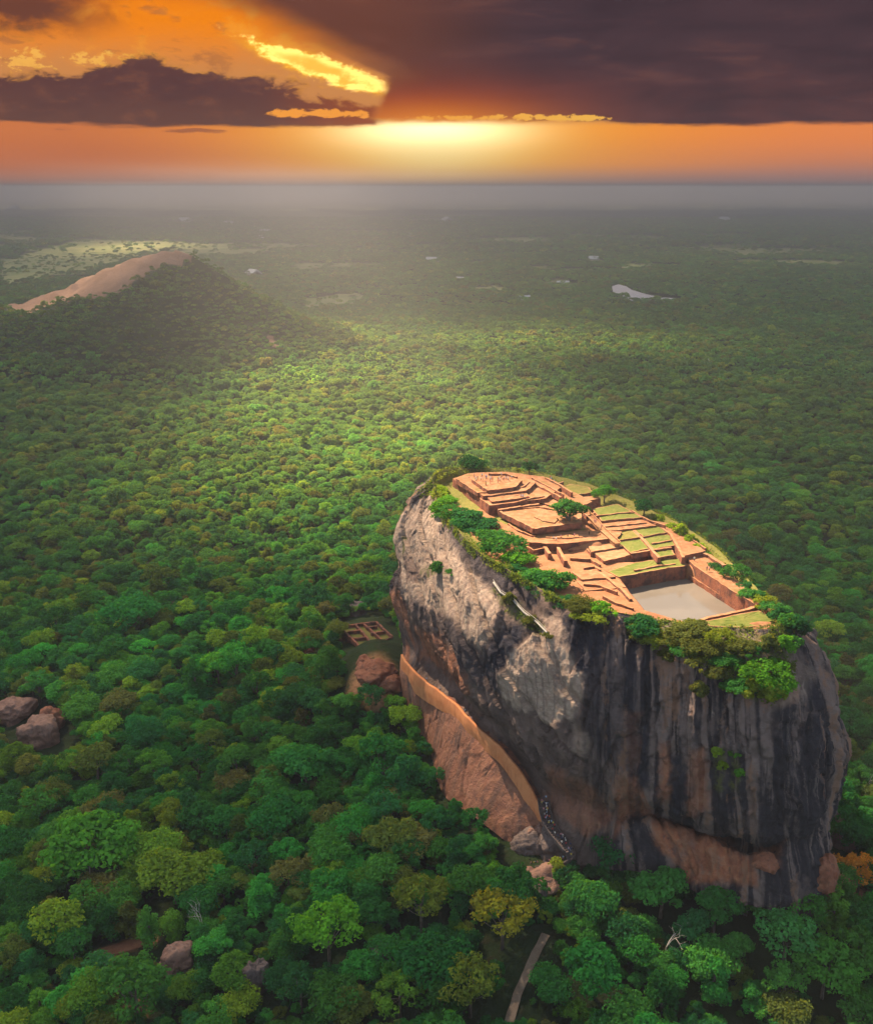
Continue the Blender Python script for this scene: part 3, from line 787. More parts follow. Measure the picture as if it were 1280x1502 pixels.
# trees that stand out in the photo: crown column and row, crown half-width in pixels, kind, leaf colour, label
SPECIAL = [
 (138,1278,52,0,(.075,.25,.030),'large bright green spreading tree above the white dead snag at lower left'),
 (258,1302,44,5,(.135,.24,.030),'broad yellow green tree right of the large bright green one at lower left'),
 (484,1392,44,4,(.10,.30,.025),'vivid lime green tree, brightest crown of the lower forest left of the walkway'),
 (736,1368,42,4,(.20,.22,.022),'yellow leaved open crowned tree just left of the straight walkway'),
 (618,1345,36,4,(.115,.17,.024),'olive yellow two tiered tree left of the yellow leaved tree'),
 (640,1430,46,5,(.022,.13,.032),'deep green dome shaped tree below the yellow leaved tree'),
 (194,915,38,5,(.030,.19,.045),'big smooth emerald dome tree in the forest left of the terrace garden'),
 (1148,1392,44,2,(.060,.24,.065),'pale green tree with flat layered sprays in front of the dark cliff'),
 (968,1322,36,1,(.055,.22,.045),'fresh green tree near the foot of the dark cliff with a dead branch below it'),
 (1092,1318,32,3,(.055,.20,.030),'upright green tree touching the base of the cliff, left one of a pair'),
 (1132,1322,28,3,(.080,.24,.026),'upright yellowish green tree touching the base of the cliff, right one of a pair'),
 (450,1140,40,0,(.040,.20,.045),'wide fresh green tree out in the forest left of the red lower wall'),
 (588,1470,34,6,(.09,.21,.026),'ragged light green tree at the bottom edge left of the walkway'),
 (690,1468,36,4,(.12,.18,.026),'dusty yellow green tree at the bottom edge beside the walkway'),
 (1205,1440,36,0,(.060,.21,.030),'rounded leaf green tree at the lower right corner'),
 (870,1440,38,1,(.026,.17,.035),'dense green tree right of the walkway at the bottom'),
 (395,1170,30,6,(.050,.20,.040),'light green tree with parted crown in the middle of the left forest'),
 (345,1440,28,0,(.070,.19,.024),'yellowish tree standing between the two lower boulders'),
 (905,1260,34,5,(.018,.115,.038),'dark green tree against the foot of the cliff beside the stairs'),
 (1168,1352,30,4,(.050,.19,.032),'leafy green tree covering the foot of the cliff near its right corner'),
 (1045,1345,30,1,(.034,.16,.034),'dark leaved tree covering the foot of the cliff below the orange cave'),
 (1218,1350,26,3,(.085,.22,.030),'light green tree under the tawny rock at the right cliff corner'),
 (1255,1290,26,6,(.42,.21,.025),'golden orange tree at the right end of the cliff foot')]
SPEC_P = []
for px_, py_, rp, v_, tn_, lb_ in SPECIAL:
    b_ = land(px_, py_+24); dd_ = np.linalg.norm(b_-[0, 0, CAM_Z]); SPEC_P.append((b_, rp*dd_/F_PX))
def scatter(y0, y1, cell, half, seed, dens=1.0):
    rng = np.random.default_rng(seed)
    xm = half*y1+60
    nx = int(2*xm/cell); ny = int((y1-y0)/cell)
    gx, gy = np.meshgrid(np.arange(nx), np.arange(ny))
    x = -xm + (gx+.5*(gy % 2)+rng.uniform(-.42, .42, gx.shape))*cell; y = y0+(gy+rng.uniform(-.42, .42, gx.shape))*cell
    x, y = x.ravel(), y.ravel()
    k = np.abs(x) < half*y+70
    k &= rng.random(len(x)) < dens
    x, y = x[k], y[k]
    return x, y
def keep_mask(x, y):
    k = np.ones(len(x), bool)
    n = (np.abs(x-40) < 160) & (np.abs(y-315) < 160)
    d = seg_dist(x[n], y[n], foot_poly, True); ins = in_poly(x[n], y[n], foot_poly)
    kk = ~ins & (d > 1.0); k[n] &= kk
    k &= ~(in_poly(x, y, GARDEN))
    k &= seg_dist(x, y, [t[:2] for t in track]) > 5.0
    k &= seg_dist(x, y, [t[:2] for t in walk]) > 3.4
    for c_, rad in [((832,1245),11.), ((790,1275),7), ((194,1486),6.), ((548,985),13.), ((515,893),9), ((1225,1275),7), ((265,1412),7), ((375,1442),6), ((68,1078),9), ((30,1042),9), ((560,1392),4),
                    ((772,1212),9),((735,1165),7),((700,1130),6)]:
        P = land(*c_); k &= np.hypot(x-P[0], y-P[1]) > rad
    for P, R_s in SPEC_P: k &= np.hypot(x-P[0], y-P[1]) > R_s*.92
    f = field_mask(x, y); k &= (f < .25) | (np.random.default_rng(5).random(len(x)) < .12)
    far = y > 1900
    k &= ~(far & in_poly(x, y, lake_poly)) & ~(far & (seg_dist(x, y, lake_poly, True) < 7))
    z = ground_z(x, y)
    k &= ~(bald_mask(x, y, z))
    return k, z
def tints(x, y, rng):
    n = len(x); c = PALC[rng.choice(len(PAL), n, p=PALW)].copy()
    b = fbm(x/90, y/90, 0, 3, 701)[:, None]                        # groves of paler and darker kinds
    c *= 1+.45*b + rng.normal(0, .16, (n, 1))
    c[:, 0] *= 1+.5*np.clip(fbm(x/60, y/60, 5, 3, 702), -.5, 1)
    return np.clip(c*1.5*np.array([1.0, 1.06, .78]), .010, .45)
pts = []
for (y0, y1, cell, seed, smin, smax, lod) in [(150, 620, 6.8, 1, .50, 1.0, 0), (620, 1300, 7.2, 2, .5, .92, 0), (1300, 2300, 9.6, 3, .7, 1.1, 1), (2300, 4200, 15., 4, .9, 1.4, 1), (4200, 9000, 30, 5, 1.3, 2.2, 1), (150, 640, 4.6, 6, .26, .48, 0)]:
    half = .74 if y0 < 4000 else .62
    x, y = scatter(y0, y1, cell, half, seed)
    k, z = keep_mask(x, y); x, y, z = x[k], y[k], z[k]
    rng = np.random.default_rng(40+seed); n = len(x)
    s = smin + (smax-smin)*rng.uniform(-.35, 1.25, n)
    s *= np.where(rng.random(n) < .07, 1.35, 1)*(1+.22*fbm(x/45, y/45, 0, 3, 731))
    steep = hill_h(x, y) > 25; s = np.where(steep, s*.72, s)
    dr = np.full(n, 99.); nn_ = np.hypot(x-40, y-310) < 170
    dr[nn_] = seg_dist(x[nn_], y[nn_], foot_poly, True); s = np.where(dr < 10, s*.75, s)
    v = rng.integers(0, len(KINDS) if lod == 0 else len(FARK), n)
    pts.append(dict(x=x, y=y, z=z, s=s, sz=s*rng.uniform(.8, 1.12, n)*(1 if lod == 0 or y0 < 2300 else .8), r=rng.uniform(0, 6.283, n), v=v, t=tints(x, y, rng), lod=np.full(n, lod)))
P_ = {k: np.concatenate([p[k] for p in pts]) for k in pts[0]}
# nothing tall grows where the photo looks over the crowns at stairs, garden and lower wall
tpx, tpy = to_px(P_['x'], P_['y'], P_['z'] + 12.5*P_['sz'])
bad = np.zeros(len(tpx), bool)
for poly, ymax in [([(742,1178),(800,1160),(868,1215),(868,1284),(815,1300),(742,1288)], 284), ([(488,905),(556,895),(596,930),(600,1012),(548,1008),(500,968)], 420), ([(603,1010),(660,1050),(800,1195),(770,1235),(700,1168),(648,1098),(612,1070)], 360),
                   ([(140,1376),(225,1366),(228,1398),(150,1412)], 330), ([(238,1394),(290,1394),(288,1436),(240,1436)], 300), ([(355,1412),(398,1412),(398,1470),(355,1470)], 290), ([(0,1030),(62,1022),(108,1046),(100,1108),(30,1108),(0,1060)], 480),
                   ([(745,1400),(808,1368),(800,1392),(762,1502),(738,1502)], 260), ([(925,1205),(1150,1245),(1200,1250),(1195,1298),(1000,1284),(930,1235)], 262), ([(1195,1190),(1250,1200),(1250,1262),(1200,1270)], 280)]:
    for ux, uz in ((0, 12.5), (-4.5, 9), (4.5, 9), (0, 7)):
        if uz < 12 and ymax in (262, 280, 360): continue
        qx_p, qy_p = to_px(P_['x']+ux*P_['s'], P_['y'], P_['z']+uz*P_['sz']); bad |= in_poly(qx_p, qy_p, poly) & (P_['y'] < ymax)
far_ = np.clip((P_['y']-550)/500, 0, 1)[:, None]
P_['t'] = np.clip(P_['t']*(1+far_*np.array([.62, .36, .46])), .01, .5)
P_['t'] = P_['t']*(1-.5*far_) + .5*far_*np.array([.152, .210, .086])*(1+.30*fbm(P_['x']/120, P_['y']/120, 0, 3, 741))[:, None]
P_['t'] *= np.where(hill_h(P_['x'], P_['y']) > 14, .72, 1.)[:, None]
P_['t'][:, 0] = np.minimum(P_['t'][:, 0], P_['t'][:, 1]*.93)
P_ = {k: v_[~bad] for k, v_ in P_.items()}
print('trees', len(P_['x']))
# the 300 that show largest become trees of their own
px, py = to_px(P_['x'], P_['y'], P_['z']+8)
dist = np.sqrt(P_['x']**2 + P_['y']**2 + (CAM_Z-P_['z'])**2)
infr = (px > 6) & (px < 1274) & (py < 1496) & (py > 600)
# trees standing in the lee of the rock cannot be seen
hid = np.zeros(len(px), bool)
rx, ry = to_px(*np.moveaxis(G2, -1, 0).reshape(3, -1))
score = np.where(infr & (P_['y'] < 240+.0*P_['x']) | (infr & (px < 620)), P_['s']/dist, 0)
TOP = np.argsort(-score)[:272]
rest = np.ones(len(px), bool); rest[TOP] = False
def colour_word(t):
    r, g, b = t
    if g > 1.25*r and g > .105: return 'bright green'
    if r > .9*g: return 'brownish olive'
    if r > .62*g: return 'yellow green' if g > .09 else 'olive green'
    if b > .5*g: return 'blue green'
    return 'mid green' if g > .085 else 'dark green'
def zone_word(x, y):
    if px_ < 330: return 'near the dirt track' if py_ > 1180 else 'in the forest left of the rock'
FORM = {'round': 'round crowned', 'flat': 'flat topped layered', 'tall': 'tall narrow', 'open': 'loose open crowned'}
def place_zone(qx, qy):
    if qy < 1000: return 'below the terrace garden left of the rock' if qx > 330 else 'in the forest behind the left boulders'
    if qx < 330: return 'by the red dirt track' if qy > 1280 else 'around the left boulders'
    if qx < 640: return 'in the lower forest left of the walkway' if qy > 1200 else 'below the orange gallery wall'
    if qx < 830: return 'beside the bottom walkway' if qy > 1260 else 'at the foot of the red lower wall'
    return 'before the dark cliff at lower right' if qy > 1340 else 'at the foot of the dark cliff'
def tree(x, y, z, s, sz, r, v, tint, label, group=None, cat='tree', name='tree'):
    cm, tm, H, R, form = KINDS[v]
    t = empty(name, label, cat, (x, y, z), r, group); t.scale = (s, s, sz)
    obj('trunk', tm, t); c = obj('crown', cm, t); c['tint'] = [float(q) for q in tint]
    return t
first = {}
made = {}
for i in TOP:
    x, y, z = P_['x'][i], P_['y'][i], P_['z'][i]
    v = int(P_['v'][i]); tn = P_['t'][i]
    w = f"{FORM[KINDS[v][4]]} {colour_word(tn)} tree {place_zone(px[i], py[i])}"
    tree(x, y, z, P_['s'][i], P_['sz'][i], P_['r'][i], v, tn, w, 'forest trees ' + w.split(' tree ')[1])
for (P, R_s), (qx, qy, rp, v, tn, lb) in zip(SPEC_P, SPECIAL):
    s_ = R_s/KINDS[v][3]; tree(P[0], P[1], P[2]-.5, s_, s_*.98 if s_ < 1.3 else s_*.85, qx*.37, v, tn, lb)
CROWN0 = {}
for o in D.objects:
    if o.name.startswith('crown'): CROWN0.setdefault(o.data.name, o)
# a few far crowns stand as trees at the edge of the near forest so that the wood can refer to them
far_src = []
for j, me_ in enumerate(FARK):
    fx, fy = [(-420., 1180.), (60., 1240.), (330., 1160.)][j]
    t = empty('tree', ['small rounded tree in the sunlit middle forest', 'low spreading tree in the middle forest beyond the rock', 'small loose tree in the middle forest at right'][j], 'tree', (fx, fy, float(ground_z(np.array([fx]), np.array([fy]))[0])))
    o = obj('crown', me_, t); o['tint'] = [.03, .09, .03]; far_src.append(o); obj('trunk', KINDS[0][1], t)

def forest(name, idx):
    n = len(idx)
    me = D.meshes.new(name); me.vertices.add(n)
    me.vertices.foreach_set('co', np.stack([P_['x'][idx], P_['y'][idx], P_['z'][idx]-.3], -1).astype(np.float32).ravel())
    at = me.attributes.new('tint', 'FLOAT_COLOR', 'POINT'); at.data.foreach_set('color', np.hstack([P_['t'][idx], np.ones((n, 1))]).astype(np.float32).ravel())
    at = me.attributes.new('scl', 'FLOAT_VECTOR', 'POINT'); at.data.foreach_set('vector', np.stack([P_['s'][idx], P_['s'][idx], P_['sz'][idx]], -1).astype(np.float32).ravel())
    for k_, a in (('rot', P_['r'][idx]),):
        at = me.attributes.new(k_, 'FLOAT', 'POINT'); at.data.foreach_set('value', a.astype(np.float32))
    for k_, a in (('vid', P_['v'][idx] + 100*P_['lod'][idx]),):
        at = me.attributes.new(k_, 'INT', 'POINT'); at.data.foreach_set('value', a.astype(np.int32))
    me.update()
    o = obj(name, me, kind='stuff')
    ng = D.node_groups.new('forest_planting', 'GeometryNodeTree')
    ng.interface.new_socket('Geometry', in_out='INPUT', socket_type='NodeSocketGeometry'); ng.interface.new_socket('Geometry', in_out='OUTPUT', socket_type='NodeSocketGeometry')
    N = ng.nodes; L = ng.links
    gi = N.new('NodeGroupInput'); go = N.new('NodeGroupOutput'); jn = N.new('GeometryNodeJoinGeometry')
    def na(nm, typ):
        a = N.new('GeometryNodeInputNamedAttribute'); a.data_type = typ; a.inputs[0].default_value = nm; return a.outputs[0]
    rot = N.new('ShaderNodeCombineXYZ'); L.new(na('rot', 'FLOAT'), rot.inputs[2]); scl = na('scl', 'FLOAT_VECTOR'); vid = na('vid', 'INT')
    srcs = [(i, CROWN0[k[0].name]) for i, k in enumerate(KINDS)] + [(100+i, s_) for i, s_ in enumerate(far_src)]
    for code, so in srcs:
        oi = N.new('GeometryNodeObjectInfo'); oi.inputs['Object'].default_value = so; oi.inputs['As Instance'].default_value = True; oi.transform_space = 'ORIGINAL'
        cmp_ = N.new('FunctionNodeCompare'); cmp_.data_type = 'INT'; cmp_.operation = 'EQUAL'
        ii = [q for q in cmp_.inputs if q.type == 'INT']; L.new(vid, ii[0]); ii[1].default_value = code
        ip = N.new('GeometryNodeInstanceOnPoints')
        L.new(gi.outputs[0], ip.inputs['Points']); L.new(cmp_.outputs[0], ip.inputs['Selection']); L.new(oi.outputs['Geometry'], ip.inputs['Instance'])
        L.new(rot.outputs[0], ip.inputs['Rotation']); L.new(scl, ip.inputs['Scale']); L.new(ip.outputs[0], jn.inputs[0])
    L.new(jn.outputs[0], go.inputs[0])
    md = o.modifiers.new('planting', 'NODES'); md.node_group = ng
    return o
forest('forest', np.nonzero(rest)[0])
# ================================================================== ruins on the summit
def brick_material():
    m = material('old_red_brick'); p = geo(); x, y, z = xyz(p)
    n1 = noise(p, .35, 5, .6); n2 = noise(p, 1.8, 5, .65); course = E.m('SINE', z*14.0 + n2*3.0)
    c = mix(smooth(n1, .35, .65), (.235, .088, .052), (.155, .062, .045)); c = mix(smooth(n2, .5, .72)*.7, c, (.36, .17, .10))
    c = mix(smooth(n1 + n2*.5, .72, .92)*.8, c, (.050, .036, .034)); c = mix(smooth(noise(cmul(p, (1, 1, .15)), .9, 4, .6), .54, .68)*.55, c, (.060, .038, .032)); c = mix(smooth(course, .55, 1.0)*.25, c, (.10, .05, .04))
    finish(c, .92, bump(n2 + course*.12, .7, .3), .1); return m
M_BRICK = brick_material()
def plain_earth(name, a, b, c_):
    m = material(name); p = geo(); n1 = noise(p, .4, 5, .6); n2 = noise(p, 2.4, 5, .65)
    c = mix(smooth(n1, .32, .66), a, b); c = mix(smooth(n2, .5, .72)*.6, c, c_)
    finish(c, .95, bump(n1*.6 + n2*.5, .6, .35), .1); return m
M_TOP = plain_earth('trodden_orange_earth', (.215, .098, .050), (.268, .135, .072), (.150, .062, .036))
M_PALE = plain_earth('pale_worn_brick_coping', (0.255, 0.120, 0.060), (0.307, 0.173, 0.098), (0.165, 0.068, 0.035))
M_LAWN = plain_earth('dry_lawn', (0.090, 0.101, 0.022), (0.150, 0.131, 0.038), (0.217, 0.143, 0.056))
M_LAWN2 = plain_earth('mown_green_lawn', (0.079, 0.109, 0.021), (0.124, 0.131, 0.034), (0.165, 0.135, 0.045))
def worn_top():
    m = material('trodden_orange_earth'); p = geo(); n0 = noise(p, .15, 5, .6); n1 = noise(p, .4, 5, .6); n2 = noise(p, 2.4, 5, .65)
    c = mix(smooth(n1, .32, .66), (.205, .092, .047), (.275, .142, .078)); c = mix(smooth(n2, .5, .72)*.6, c, (.140, .058, .034))
    c = mix(smooth(n0 + (n2 - .5)*.35, .55, .68)*.75, c, (.115, .105, .036)); c = mix(smooth(n1 - n0*.5 + (n2 - .5)*.3, .34, .46)*.45, c, (.34, .20, .125))
    finish(c, .95, bump(n1*.6 + n2*.5, .7, .4), .1); return m
M_TOP = worn_top()
TOPS = {'earth': M_TOP, 'lawn': M_LAWN, 'green': M_LAWN2, 'pale': M_PALE}
def smooth_outline(pts, step=.9, jit=.12, seed=0, closed=True):
    out = []; n = len(pts)
    for i in range(n if closed else n-1):
        a, b = np.array(pts[i]), np.array(pts[(i+1) % n]); k = max(1, int(np.linalg.norm(b-a)/step))
        out += [a+(b-a)*j/k for j in range(k)]
    if not closed: out.append(np.array(pts[-1]))
    out = np.array(out)
    out[:, 0] += fbm(out[:, 0]/2.1, out[:, 1]/2.1, seed, 3, 900)*jit*3; out[:, 1] += fbm(out[:, 0]/2.1, out[:, 1]/2.1, seed+9, 3, 901)*jit*3
    return out
def block(name, label, cat, group, poly_px, zt, zb, top='earth', batter=.12, edge=None, seed=0, cope=.35):
    """a retaining wall faced in brick under a level top"""
    P = [at_z(x, y, zt)[:2] for x, y in poly_px]
    ar = sum(P[i][0]*P[(i+1) % len(P)][1]-P[(i+1) % len(P)][0]*P[i][1] for i in range(len(P)))
    if ar < 0: P = P[::-1]
    O = smooth_outline(P, seed=seed); n = len(O)
    c = O.mean(0); e = np.roll(O, -1, 0)-np.roll(O, 1, 0); nr = np.stack([e[:, 1], -e[:, 0]], 1); nr /= np.linalg.norm(nr, axis=1, keepdims=True)+1e-9
    zj = fbm(O[:, 0]/2.4, O[:, 1]/2.4, 2, 3, 905)*.22
    t = empty(name, label, cat, (float(c[0]), float(c[1]), zb), 0, group); off = np.array([c[0], c[1], zb])
    lv = [0, .3, .65, 1.]; V = []
    for k in lv:
        r = O + nr*(batter*k*(zt-zb) + (fbm(O[:, 0]/1.2, O[:, 1]/1.2, k*5, 3, 906)*.16)[:, None])
        V.append(np.column_stack([r, zt + zj*(1-k) - k*(zt-zb)]))
    V = np.concatenate(V)-off
    f = grid_faces(len(lv), n, True)[:, ::-1]
    obj('brick_facing', mesh('brick_facing', V, f, [M_BRICK]), t)
    inn = O - nr*cope
    rings = [np.column_stack([O, zt+zj]), np.column_stack([inn, zt+zj*.6-.02])]
    cm = O.mean(0)
    for q in (.75, .5, .25): rings.append(np.column_stack([cm+(inn-cm)*q, np.full(n, zt-.08)+fbm(cm[0]+(inn[:, 0]-cm[0])*q, cm[1]+(inn[:, 1]-cm[1])*q, 0, 2, 909)*.18]))
    nR = len(rings); rings.append(np.array([[cm[0], cm[1], zt-.08]])); R = np.concatenate(rings)-off
    f1 = grid_faces(nR, n, True); last = (nR-1)*n
    Fc = [tuple(q[::1]) for q in f1] + [(last+i, last+(i+1) % n, nR*n) for i in range(n)]
    fm = [0 if i < n else 1 for i in range(len(f1))] + [1]*n
    obj('grass_top' if top in ('lawn', 'green') else 'earth_top', mesh('top', R, Fc, [M_PALE if top != 'pale' else M_PALE, TOPS[top]], fm), t)
    return t
def ruin_wall(label, pts_px, z, h, w, group='low brick ruin walls on the summit', name='brick_wall', mat=None, zs=None):
    P = [at_z(x, y, z)[:2] for x, y in pts_px]
    O = smooth_outline(P, .8, .07, 3, False); n = len(O)
    e = np.gradient(O, axis=0); nr = np.stack([e[:, 1], -e[:, 0]], 1); nr /= np.linalg.norm(nr, axis=1, keepdims=True)+1e-9
    top = z + fbm(O[:, 0]/2, O[:, 1]/2, 0, 3, 915)*.3; bot = z-h
    a, b = O+nr*w/2, O-nr*w/2
    org = np.array([*O[n//2], bot])
    t = empty(name, label, 'wall', org, 0, group)
    V = np.concatenate([np.column_stack([a+nr*.15, np.full(n, bot)]), np.column_stack([a, top]), np.column_stack([b, top+.02]), np.column_stack([b-nr*.15, np.full(n, bot)])])-org
    f = grid_faces(4, n); Fc = [tuple(q) for q in f] + [(0, n, 2*n, 3*n), (n-1, 4*n-1, 3*n-1, 2*n-1)]
    bw = [i for i in range(len(Fc)) if not (n-1 <= i < 2*(n-1))]; cw = list(range(n-1, 2*(n-1)))
    obj('brick_facing', mesh('brick_facing', V, [Fc[i] for i in bw], [M_BRICK]), t)
    obj('coping', mesh('coping', V, [Fc[i] for i in cw], [mat or M_PALE]), t)
    return t
GT = 'brick terraces of the summit palace'; GL = 'stepped lawn terraces beside the pool'
block('terrace', 'broad lower palace terrace with a long brick wall at the far end of the summit', 'terrace', GT, [(664,702),(718,741),(752,737.5),(800,731),(824,713),(797,699),(742,692),(690,693)], 144, 137, 'earth', .05, seed=1)
block('terrace', 'middle orange palace terrace stepping up around the crowded top platform', 'terrace', GT, [(668,702),(709,727.5),(743,723.5),(772,719.5),(786,707),(762,697),(715,692.5),(690,694)], 145.5, 143.5, 'earth', .05, seed=2)
block('terrace', 'highest palace platform, crowded with visitors', 'terrace', GT, [(691,702.5),(714,719),(734,717.3),(756,713.5),(766,704),(745,695.5),(718,693.5)], 146.9, 145, 'earth', .05, seed=3)
block('terrace', 'narrow brick step in front of the middle palace terrace', 'terrace', GT, [(714,729.5),(721,735.5),(750,732.5),(777,728.5),(772,723.5),(745,726.5)], 144.8, 143.8, 'earth', .05, seed=4)
block('terrace', 'corner terrace with parapet walls left of the round tree', 'terrace', GT, [(728,748),(757,762.5),(783,775.5),(853,766.5),(851,744),(800,735),(752,741.5)], 142.0, 137, 'earth', .06, seed=5)
block('terrace', 'lit earth terrace behind the round tree', 'terrace', GT, [(776,731),(815,744),(852,742),(868,736),(842,722),(820,716),(800,727)], 142.6, 138, 'earth', .05, seed=6)
block('terrace', 'olive lawn terrace at the far right rim of the palace', 'terrace', GT, [(816,717),(834,727),(870,722),(862,714),(836,710)], 142.6, 138, 'lawn', .05, seed=7)
block('terrace', 'brick stepped block behind the round tree near the right rim', 'terrace', GT, [(838,728),(852,736),(880,731),(868,722)], 141.6, 138, 'pale', .05, seed=8)
block('terrace', 'long middle terrace that drops by a brick wall to the lower court', 'terrace', GT, [(776,795),(818,798),(862,794),(905,788.5),(912,780),(850,778),(785,784)], 139.6, 134, 'earth', .05, seed=9)
block('terrace', 'upper tread of the big brick stair block', 'terrace', GT, [(866,810),(912,801.5),(905,789.5),(860,795)], 138.2, 133.5, 'pale', .05, seed=10, cope=1.2)
block('terrace', 'large dark fronted brick block beside the pool lawn', 'terrace', GT, [(878,817),(886,823),(928,813),(914,802.5),(870,811)], 137.6, 133, 'pale', .05, seed=11, cope=1.4)
block('terrace', 'low eroded brick step at the left cliff edge', 'terrace', GT, [(838,838),(880,834),(902,846),(852,850)], 136.9, 134, 'earth', .15, seed=12)
block('terrace', 'pale earth shelf under the eroded brick step', 'terrace', GT, [(846,852),(905,849),(918,861),(858,866)], 136.3, 134, 'earth', .2, seed=13)
block('terrace', 'topmost lawn terrace right of the round tree', 'terrace', GL, [(868,746),(905,739),(941,758.5),(882,764)], 140.2, 135, 'green', .04, seed=20)
block('terrace', 'bare orange strip below the topmost lawn terrace', 'terrace', GL, [(880,768.5),(941,762),(962,770.5),(894,779)], 139.5, 135, 'earth', .04, seed=21)
block('terrace', 'brown and green lawn terrace by the pale stairway', 'terrace', GL, [(890,780.5),(927,776.5),(938,788),(905,792.5)], 138.9, 134, 'lawn', .04, seed=22)
block('terrace', 'lawn terrace in the middle of the right hand row', 'terrace', GL, [(929,776),(965,771),(980,780.5),(942,787)], 138.9, 134, 'green', .04, seed=23)
block('terrace', 'square lawn terrace above the dark brick block', 'terrace', GL, [(905,795),(939,790),(952,804),(924,810.5)], 138.3, 134, 'green', .04, seed=24)
block('terrace', 'wide lawn terrace next to the right path', 'terrace', GL, [(943,789),(981,783),(992,799),(957,805.5)], 138.3, 134, 'green', .04, seed=25)
block('terrace', 'small sunken lawn with a dark back wall', 'terrace', GL, [(957,807.5),(983,803.5),(990,813.5),(966,817)], 137.6, 134, 'green', .04, seed=26)
block('terrace', 'lowest long lawn terrace above the pool back wall', 'terrace', GL, [(890,838),(926,826),(962,820),(1000,819),(1006,829),(962,836),(907,846.5)], 136.4, 127, 'green', .03, seed=27)
block('terrace', 'orange path terrace along the right rim above the lawns', 'terrace', GL, [(956,763),(984,768),(1014,794),(1034,808),(1000,816),(988,797),(983,782)], 138.7, 133, 'earth', .04, seed=28)
block('terrace', 'long orange path terrace right of the pool trench', 'terrace', GL, [(1006,818),(1032,809),(1068,839),(1100,868),(1116,884),(1108,887),(1060,858),(1018,830)], 137.2, 127, 'earth', .02, seed=29)
block('walkway', 'pinkish brick walkway along the right side of the pool', 'walkway', None, [(1009,843),(1022,840),(1082,875),(1098,881),(1078,885.5),(1072,883)], 133.2, 126, 'earth', .03, seed=30)
ruin_wall('brick parapet on the left edge of the corner terrace', [(733,750),(757,761.5),(783,774.5)], 142.6, 2, .9)
ruin_wall('brick parapet on the front edge of the corner terrace', [(783,774.5),(818,770),(853,765.5)], 142.6, 2, .9)
ruin_wall('short wall pair between the palace terrace and the corner terrace', [(730,747),(748,744.5),(790,739)], 142.9, 2, 1.0)
ruin_wall('long straight wall across the lit palace ground', [(768,702),(800,717),(822,729)], 144.7, 1.6, .8)
ruin_wall('thin wall line near the far right rim of the palace', [(800,700),(822,711),(838,722)], 144.6, 2, .9)
ruin_wall('kerb wall on the highest platform back side', [(716,694.5),(742,694.5),(758,699)], 147.6, 1, .7)
ruin_wall('steep pale topped wall running down left of the lower court', [(815,797),(829,822)], 138.6, 4, 1.1)
ruin_wall('short wall in the lower court by the left shrubs', [(797,799),(806,812)], 138.6, 4, 1.2)
ruin_wall('wall along the outer side of the right hand trench', [(1014,806),(1040,814),(1062,829)], 138.2, 5, 1.4)
ruin_wall('low pale wall along the near edge of the pool', [(1112,889),(1085,896),(1048,903.5),(1026,909)], 136.5, 3, 1.1)
ruin_wall('low pale wall along the right edge of the near lawn', [(1114,886),(1135,900),(1160,916)], 136.9, 3, 1.5)
ruin_wall('broken wall stub at the near right corner of the summit', [(1128,917),(1146,917)], 136.9, 2, 1.2)
ruin_wall('pale wall along the left earth bank of the pool', [(880,840),(897,852),(914,866),(925,878)], 136.9, 3, 1.0)
ruin_wall('wall between the square lawn and the wide lawn', [(926,775),(941,789),(955,805),(966,818)], 138.8, 2, 1.0)
ruin_wall('wall along the left side of the right path', [(964,770),(983,783),(993,800),(1002,817)], 139.0, 2.5, 1.0)
ruin_wall('low wall across the foot of the square lawn', [(924,811.5),(955,806.5),(984,802.5)], 138.3, 2, .8)
# pale stairway between palace and lawns
def stairway(name, label, pts, width, group=None, mat=None, rise=.17):
    P = np.array(pts, float); L = np.concatenate([[0], np.cumsum(np.linalg.norm(np.diff(P, axis=0), axis=1))])
    n = max(6, int(L[-1]/.8)); q = np.linspace(0, L[-1], n+1); C = np.stack([np.interp(q, L, P[:, k]) for k in range(3)], 1)
    org = C[n//2].copy(); t = empty(name, label, 'stairway', org, 0, group); parts = []
    for i in range(n):
        d = C[i+1]-C[i]; h = np.hypot(d[0], d[1])+1e-9; d2 = np.array([d[0], d[1]])/h; nr = np.array([d2[1], -d2[0]])*width/2
        zt = max(C[i][2], C[i+1][2]); zb = min(C[i][2], C[i+1][2])-1.0
        a = [C[i][:2]-nr, C[i][:2]+nr, C[i+1][:2]+nr, C[i+1][:2]-nr]
        v = [(*p, zb) for p in a]+[(*p, zt+.004*(i % 2)) for p in a]
        parts.append(([np.array(p)-org for p in v], [(0, 1, 2, 3), (7, 6, 5, 4), (0, 4, 5, 1), (1, 5, 6, 2), (2, 6, 7, 3), (3, 7, 4, 0)]))
    obj('steps', mesh('steps', *join(parts), [mat or M_PALE]), t)
    for s in (-1, 1):
        e = np.gradient(C, axis=0)[:, :2]; e /= np.linalg.norm(e, axis=1, keepdims=True)+1e-9
        side = C.copy(); side[:, :2] += np.stack([e[:, 1], -e[:, 0]], 1)*s*(width/2+.18); side[:, 2] += .42
        V, Fc = tube(side-org, [.2]*len(side), 4); obj('side_wall', mesh('side_wall', V, Fc, [mat or M_PALE]), t)
    return t
